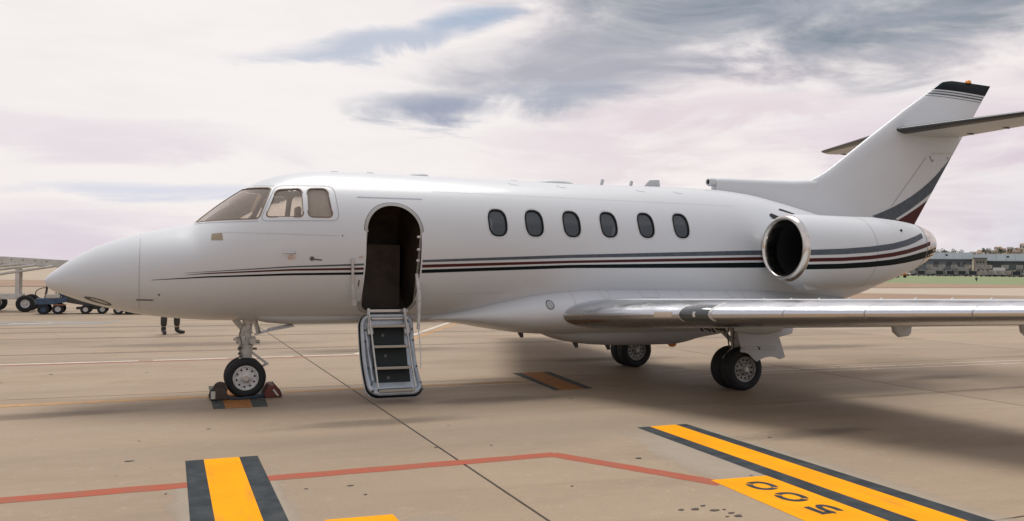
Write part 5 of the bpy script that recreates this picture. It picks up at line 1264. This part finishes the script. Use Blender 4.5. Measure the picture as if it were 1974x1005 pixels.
for i in range(16):
    s = -34+i*2.6+random.uniform(-.8, .8) if i < 11 else 16+(i-11)*15; t = random.uniform(700, 760) if i < 11 else random.uniform(1080, 1150)
    tree('ridge_tree', ('dark green tree, '+ORD[i]+' from the left above the blue-grey hangar roof') if i < 11 else ('dark tree, '+ORD[i-11]+' from the left among the houses on the far hill'), far(s*1.0, t, 8.6 if i < 11 else 26), random.uniform(11, 14.5) if i < 11 else random.uniform(7, 10), random.uniform(4, 5.5), 100+i)

# row of parked ground equipment
def container(m):
    o = thing('cargo_container', '', 'container')
    MB().prism([(-1.0, .55), (.55, .55), (1.0, 1.0), (1.0, 2.15), (-1.0, 2.15)], -.75, .75).obj('body', m, o, 0, .03)
    for x in (-1.0, 1.0): MB().bar((x, -.77, 1.0 if x > 0 else .55), (x, -.77, 2.15), .08, .06).obj('frame', ALU, o, 0)
    for x in (-.45, .1): MB().box((x-.25, -.79, .75), (x+.25, -.755, 2.0)).obj('door_panel', HG4, o, 0)
    MB().box((-1.1, -.8, .40), (1.1, .8, .54)).obj('dolly_deck', FDK, o, 0)
    for x in (-.8, .8): MB().lathe([(-.8, .2), (-.65, .2), (.65, .2), (.8, .2)], (x, 0, .2), 'y', 14, cap=True).obj('wheel', TYR2, o)
    return o
def tentcart():
    o = thing('baggage_cart', '', 'baggage cart')
    MB().box((-1.3, -.75, .40), (1.3, .75, .55)).obj('deck', CONT, o, 0)
    MB().prism([(-1.35, 1.95), (0, 2.25), (1.35, 1.95), (1.35, 2.02), (0, 2.34), (-1.35, 2.02)], -.8, .8).obj('roof', HG4, o, 0)
    for x in (-1.25, 1.25):
        for y in (-.7, .7): MB().box((x-.10, y-.05, .55), (x+.10, y+.05, 2.0)).obj('post', HG4, o, 0)
    MB().box((-1.15, -.55, .55), (1.15, .62, 1.9)).obj('inside_shade', FDK, o, 0)  # dark box paints the shade inside the open cart
    for x in (-.9, .9): MB().lathe([(-.75, .2), (.75, .2)], (x, 0, .2), 'y', 14, cap=True).obj('wheel', TYR2, o)
    return o
def truck(m):
    o = thing('service_truck', '', 'truck')
    MB().box((-1.3, -.95, .8), (2.4, .95, 3.2)).obj('cargo_box', m, o, 0, .05)
    MB().prism([(-3.0, .5), (-1.4, .5), (-1.4, 2.3), (-2.3, 2.3), (-2.9, 1.5)], -.9, .9).obj('cab', m, o, 0, .05)
    MB().prism([(-2.72, 1.55), (-1.6, 1.55), (-1.6, 2.1), (-2.3, 2.1)], -.92, -.905).obj('window', WND, o, 0)
    MB().box((-3.0, -.8, .4), (2.4, .8, .75)).obj('chassis', FDK, o, 0)
    for x in (-2.2, 1.4):
        for y in (-.8, .8): MB().lathe([(-.12, .42), (.12, .42)], (x, y, .42), 'y', 18, cap=True).obj('wheel', TYR2, o)
    return o
def car(m):
    o = thing('parked_car', '', 'car')
    MB().prism([(-2.1, .35), (2.1, .35), (2.15, .75), (2.0, .95), (1.1, 1.02), (.5, 1.45), (-1.1, 1.48), (-1.9, .98), (-2.15, .8)], -.85, .85).obj('body', m, o, 0, .08)
    MB().prism([(.95, 1.03), (.45, 1.38), (-.2, 1.40), (-.2, 1.03)], -.87, -.852).obj('window', WND, o, 0); MB().prism([(-.3, 1.03), (-.3, 1.40), (-1.05, 1.41), (-1.6, 1.03)], -.87, -.852).obj('window', WND, o, 0)
    MB().box((2.0, -.7, .68), (2.16, -.4, .82)).obj('headlight', ALU, o, 0)
    for x in (-1.35, 1.35):
        for y in (-.76, .76): w_ = MB().lathe([(-.1, .32), (.1, .32)], (x, y, .32), 'y', 18, cap=True).obj('wheel', TYR2, o)
    return o
GRP = 'ground equipment parked on the far stand'
protoA, protoB, protoC, protoD, protoE = container(CONT), container(CONT2), tentcart(), truck(CONT), truck(FWH)
LB = {0: 'grey cargo container in the far equipment row before the hangars', 1: 'tan cargo container in the far equipment row before the hangars', 2: 'baggage cart with dark inside and pale roof in the far equipment row', 3: 'grey box truck standing in the far equipment row', 4: 'white box truck standing in the far equipment row'}
for i, o in enumerate((protoA, protoB, protoC, protoD, protoE)): o['label'] = LB[i]; o['group'] = GRP+', '+('grey containers', 'tan containers', 'roofed carts', 'grey trucks', 'white trucks')[i]
used = set()
def put(i, s, t):
    pr = (protoA, protoB, protoC, protoD, protoE)[i]; ang = RB+random.uniform(-.12, .12)
    if i not in used: used.add(i); pr.location = far(s, t, ZP+.012); pr.rotation_euler = (0, 0, ang); return pr
    return copy_tree(pr, far(s, t, ZP+.012), ang)
random.seed(5)
front = [(1, -23.5), (0, -20.8), (0, -18.4), (2, -15.2), (0, -12.6), (2, -9.3), (2, -5.9), (2, -2.4), (2, 1.0), (1, 4.2), (0, 6.6), (0, 9.0), (1, 11.3), (2, 13.9), (0, 17.0), (2, 19.8), (4, 24.0), (1, 28.6), (0, 31)]
KN = ('grey cargo container', 'tan cargo container', 'baggage cart with dark inside', 'grey box truck', 'white box truck')
for n_, (i, s) in enumerate(front): put(i, s, 331+random.uniform(-.5, .8))['label'] = KN[i]+', '+ORD[n_]+' from the left in the front row of far equipment'
back = [(3, -20), (0, -15.5), (3, -11), (0, -6.8), (3, -2.6), (1, 1.4), (0, 4.2), (4, 8.5), (1, 13), (3, 18), (0, 23), (3, 28)]
for n_, (i, s) in enumerate(back):
    o = put(i, s, 339+random.uniform(-1, 1)); o['label'] = KN[i]+', '+ORD[n_]+' from the left in the second row of far equipment'
for n_, (i, s) in enumerate(((0, -18.0), (1, -13), (0, -9), (0, -5), (1, -.6), (0, 3.4), (1, 6), (0, 11), (0, 15.5), (1, 20.5), (0, 25.5))):
    o = put(i, s, 343.5); o.location.z += 2.04; o['label'] = KN[i]+', '+ORD[n_]+' from the left on the raised far rack'
    # these stand on the raised racks behind
rk = MB(); 
for s in np.arange(-24, 32, 4): rk.add([far(s-.1, 343.5, ZP), far(s+.1, 343.5, ZP), far(s+.1, 343.8, ZP), far(s-.1, 343.8, ZP), far(s-.1, 343.5, ZP+2.0), far(s+.1, 343.5, ZP+2.0), far(s+.1, 343.8, ZP+2.0), far(s-.1, 343.8, ZP+2.0)], [(0, 1, 5, 4), (1, 2, 6, 5), (2, 3, 7, 6), (3, 0, 4, 7)])
rk.add([far(-26, 342.4, ZP+1.9), far(33, 342.4, ZP+1.9), far(33, 344.8, ZP+1.9), far(-26, 344.8, ZP+1.9), far(-26, 342.4, ZP+2.04), far(33, 342.4, ZP+2.04), far(33, 344.8, ZP+2.04), far(-26, 344.8, ZP+2.04)], [(0, 3, 2, 1), (4, 5, 6, 7), (0, 1, 5, 4), (1, 2, 6, 5), (2, 3, 7, 6), (3, 0, 4, 7)])
tag(rk.obj('container_rack', HG3, None, 0), 'long dark rack holding containers behind the far equipment row', 'rack')
wc = car(FWH); wc.location = far(-20.5, 324.5, ZP+.01); wc.rotation_euler = (0, 0, RB); wc['label'] = 'white car parked before the far equipment row, just below the engine'
# orange tractor on the grass
tr = thing('orange_tractor', 'orange tractor standing on the green grass bank', 'tractor', far(-17.8, 262, .76), rotz=RB)
ORG = mat('tractor_orange', (.60, .20, .03), .5)
MB().box((.2, -.45, .7), (2.0, .45, 1.35)).obj('hood', ORG, tr, 0, .06); MB().box((-.9, -.6, .6), (.2, .6, 1.1)).obj('body', ORG, tr, 0, .05)
for x in (-.85, .1):
    for y in (-.5, .5): MB().box((x-.05, y-.05, 1.1), (x+.05, y+.05, 2.0)).obj('cab_post', FDK, tr, 0)
MB().box((-1.0, -.65, 2.0), (.25, .65, 2.1)).obj('cab_roof', ORG, tr, 0, .03)
MB().box((-3.4, -.9, .3), (-1.2, .9, .7)).obj('mower_deck', FDK, tr, 0, .05)
for x, r in ((-.5, .65), (1.5, .42)):
    for y in (-.65, .65): MB().lathe([(-.16, r), (.16, r)], (x, y, r), 'y', 18, cap=True).obj('wheel', TYR2, tr)
for s, t, lb in ((1.3, 210, 'small dark marker post on the grass bank below the hangars'), (17.2, 270, 'small dark marker post on the grass bank at the right edge')):
    z = (t-178)/144*ZP; p = thing('marker_post', lb, 'marker post', far(s, t, max(0, z)), 'marker posts on the grass', RB)
    MB().box((-.08, -.05, 0), (.08, .05, .5)).obj('post', FDK, p, 0); MB().box((-.22, -.07, .4), (.22, .07, .9)).obj('sign_board', FDK, p, 0, .02)
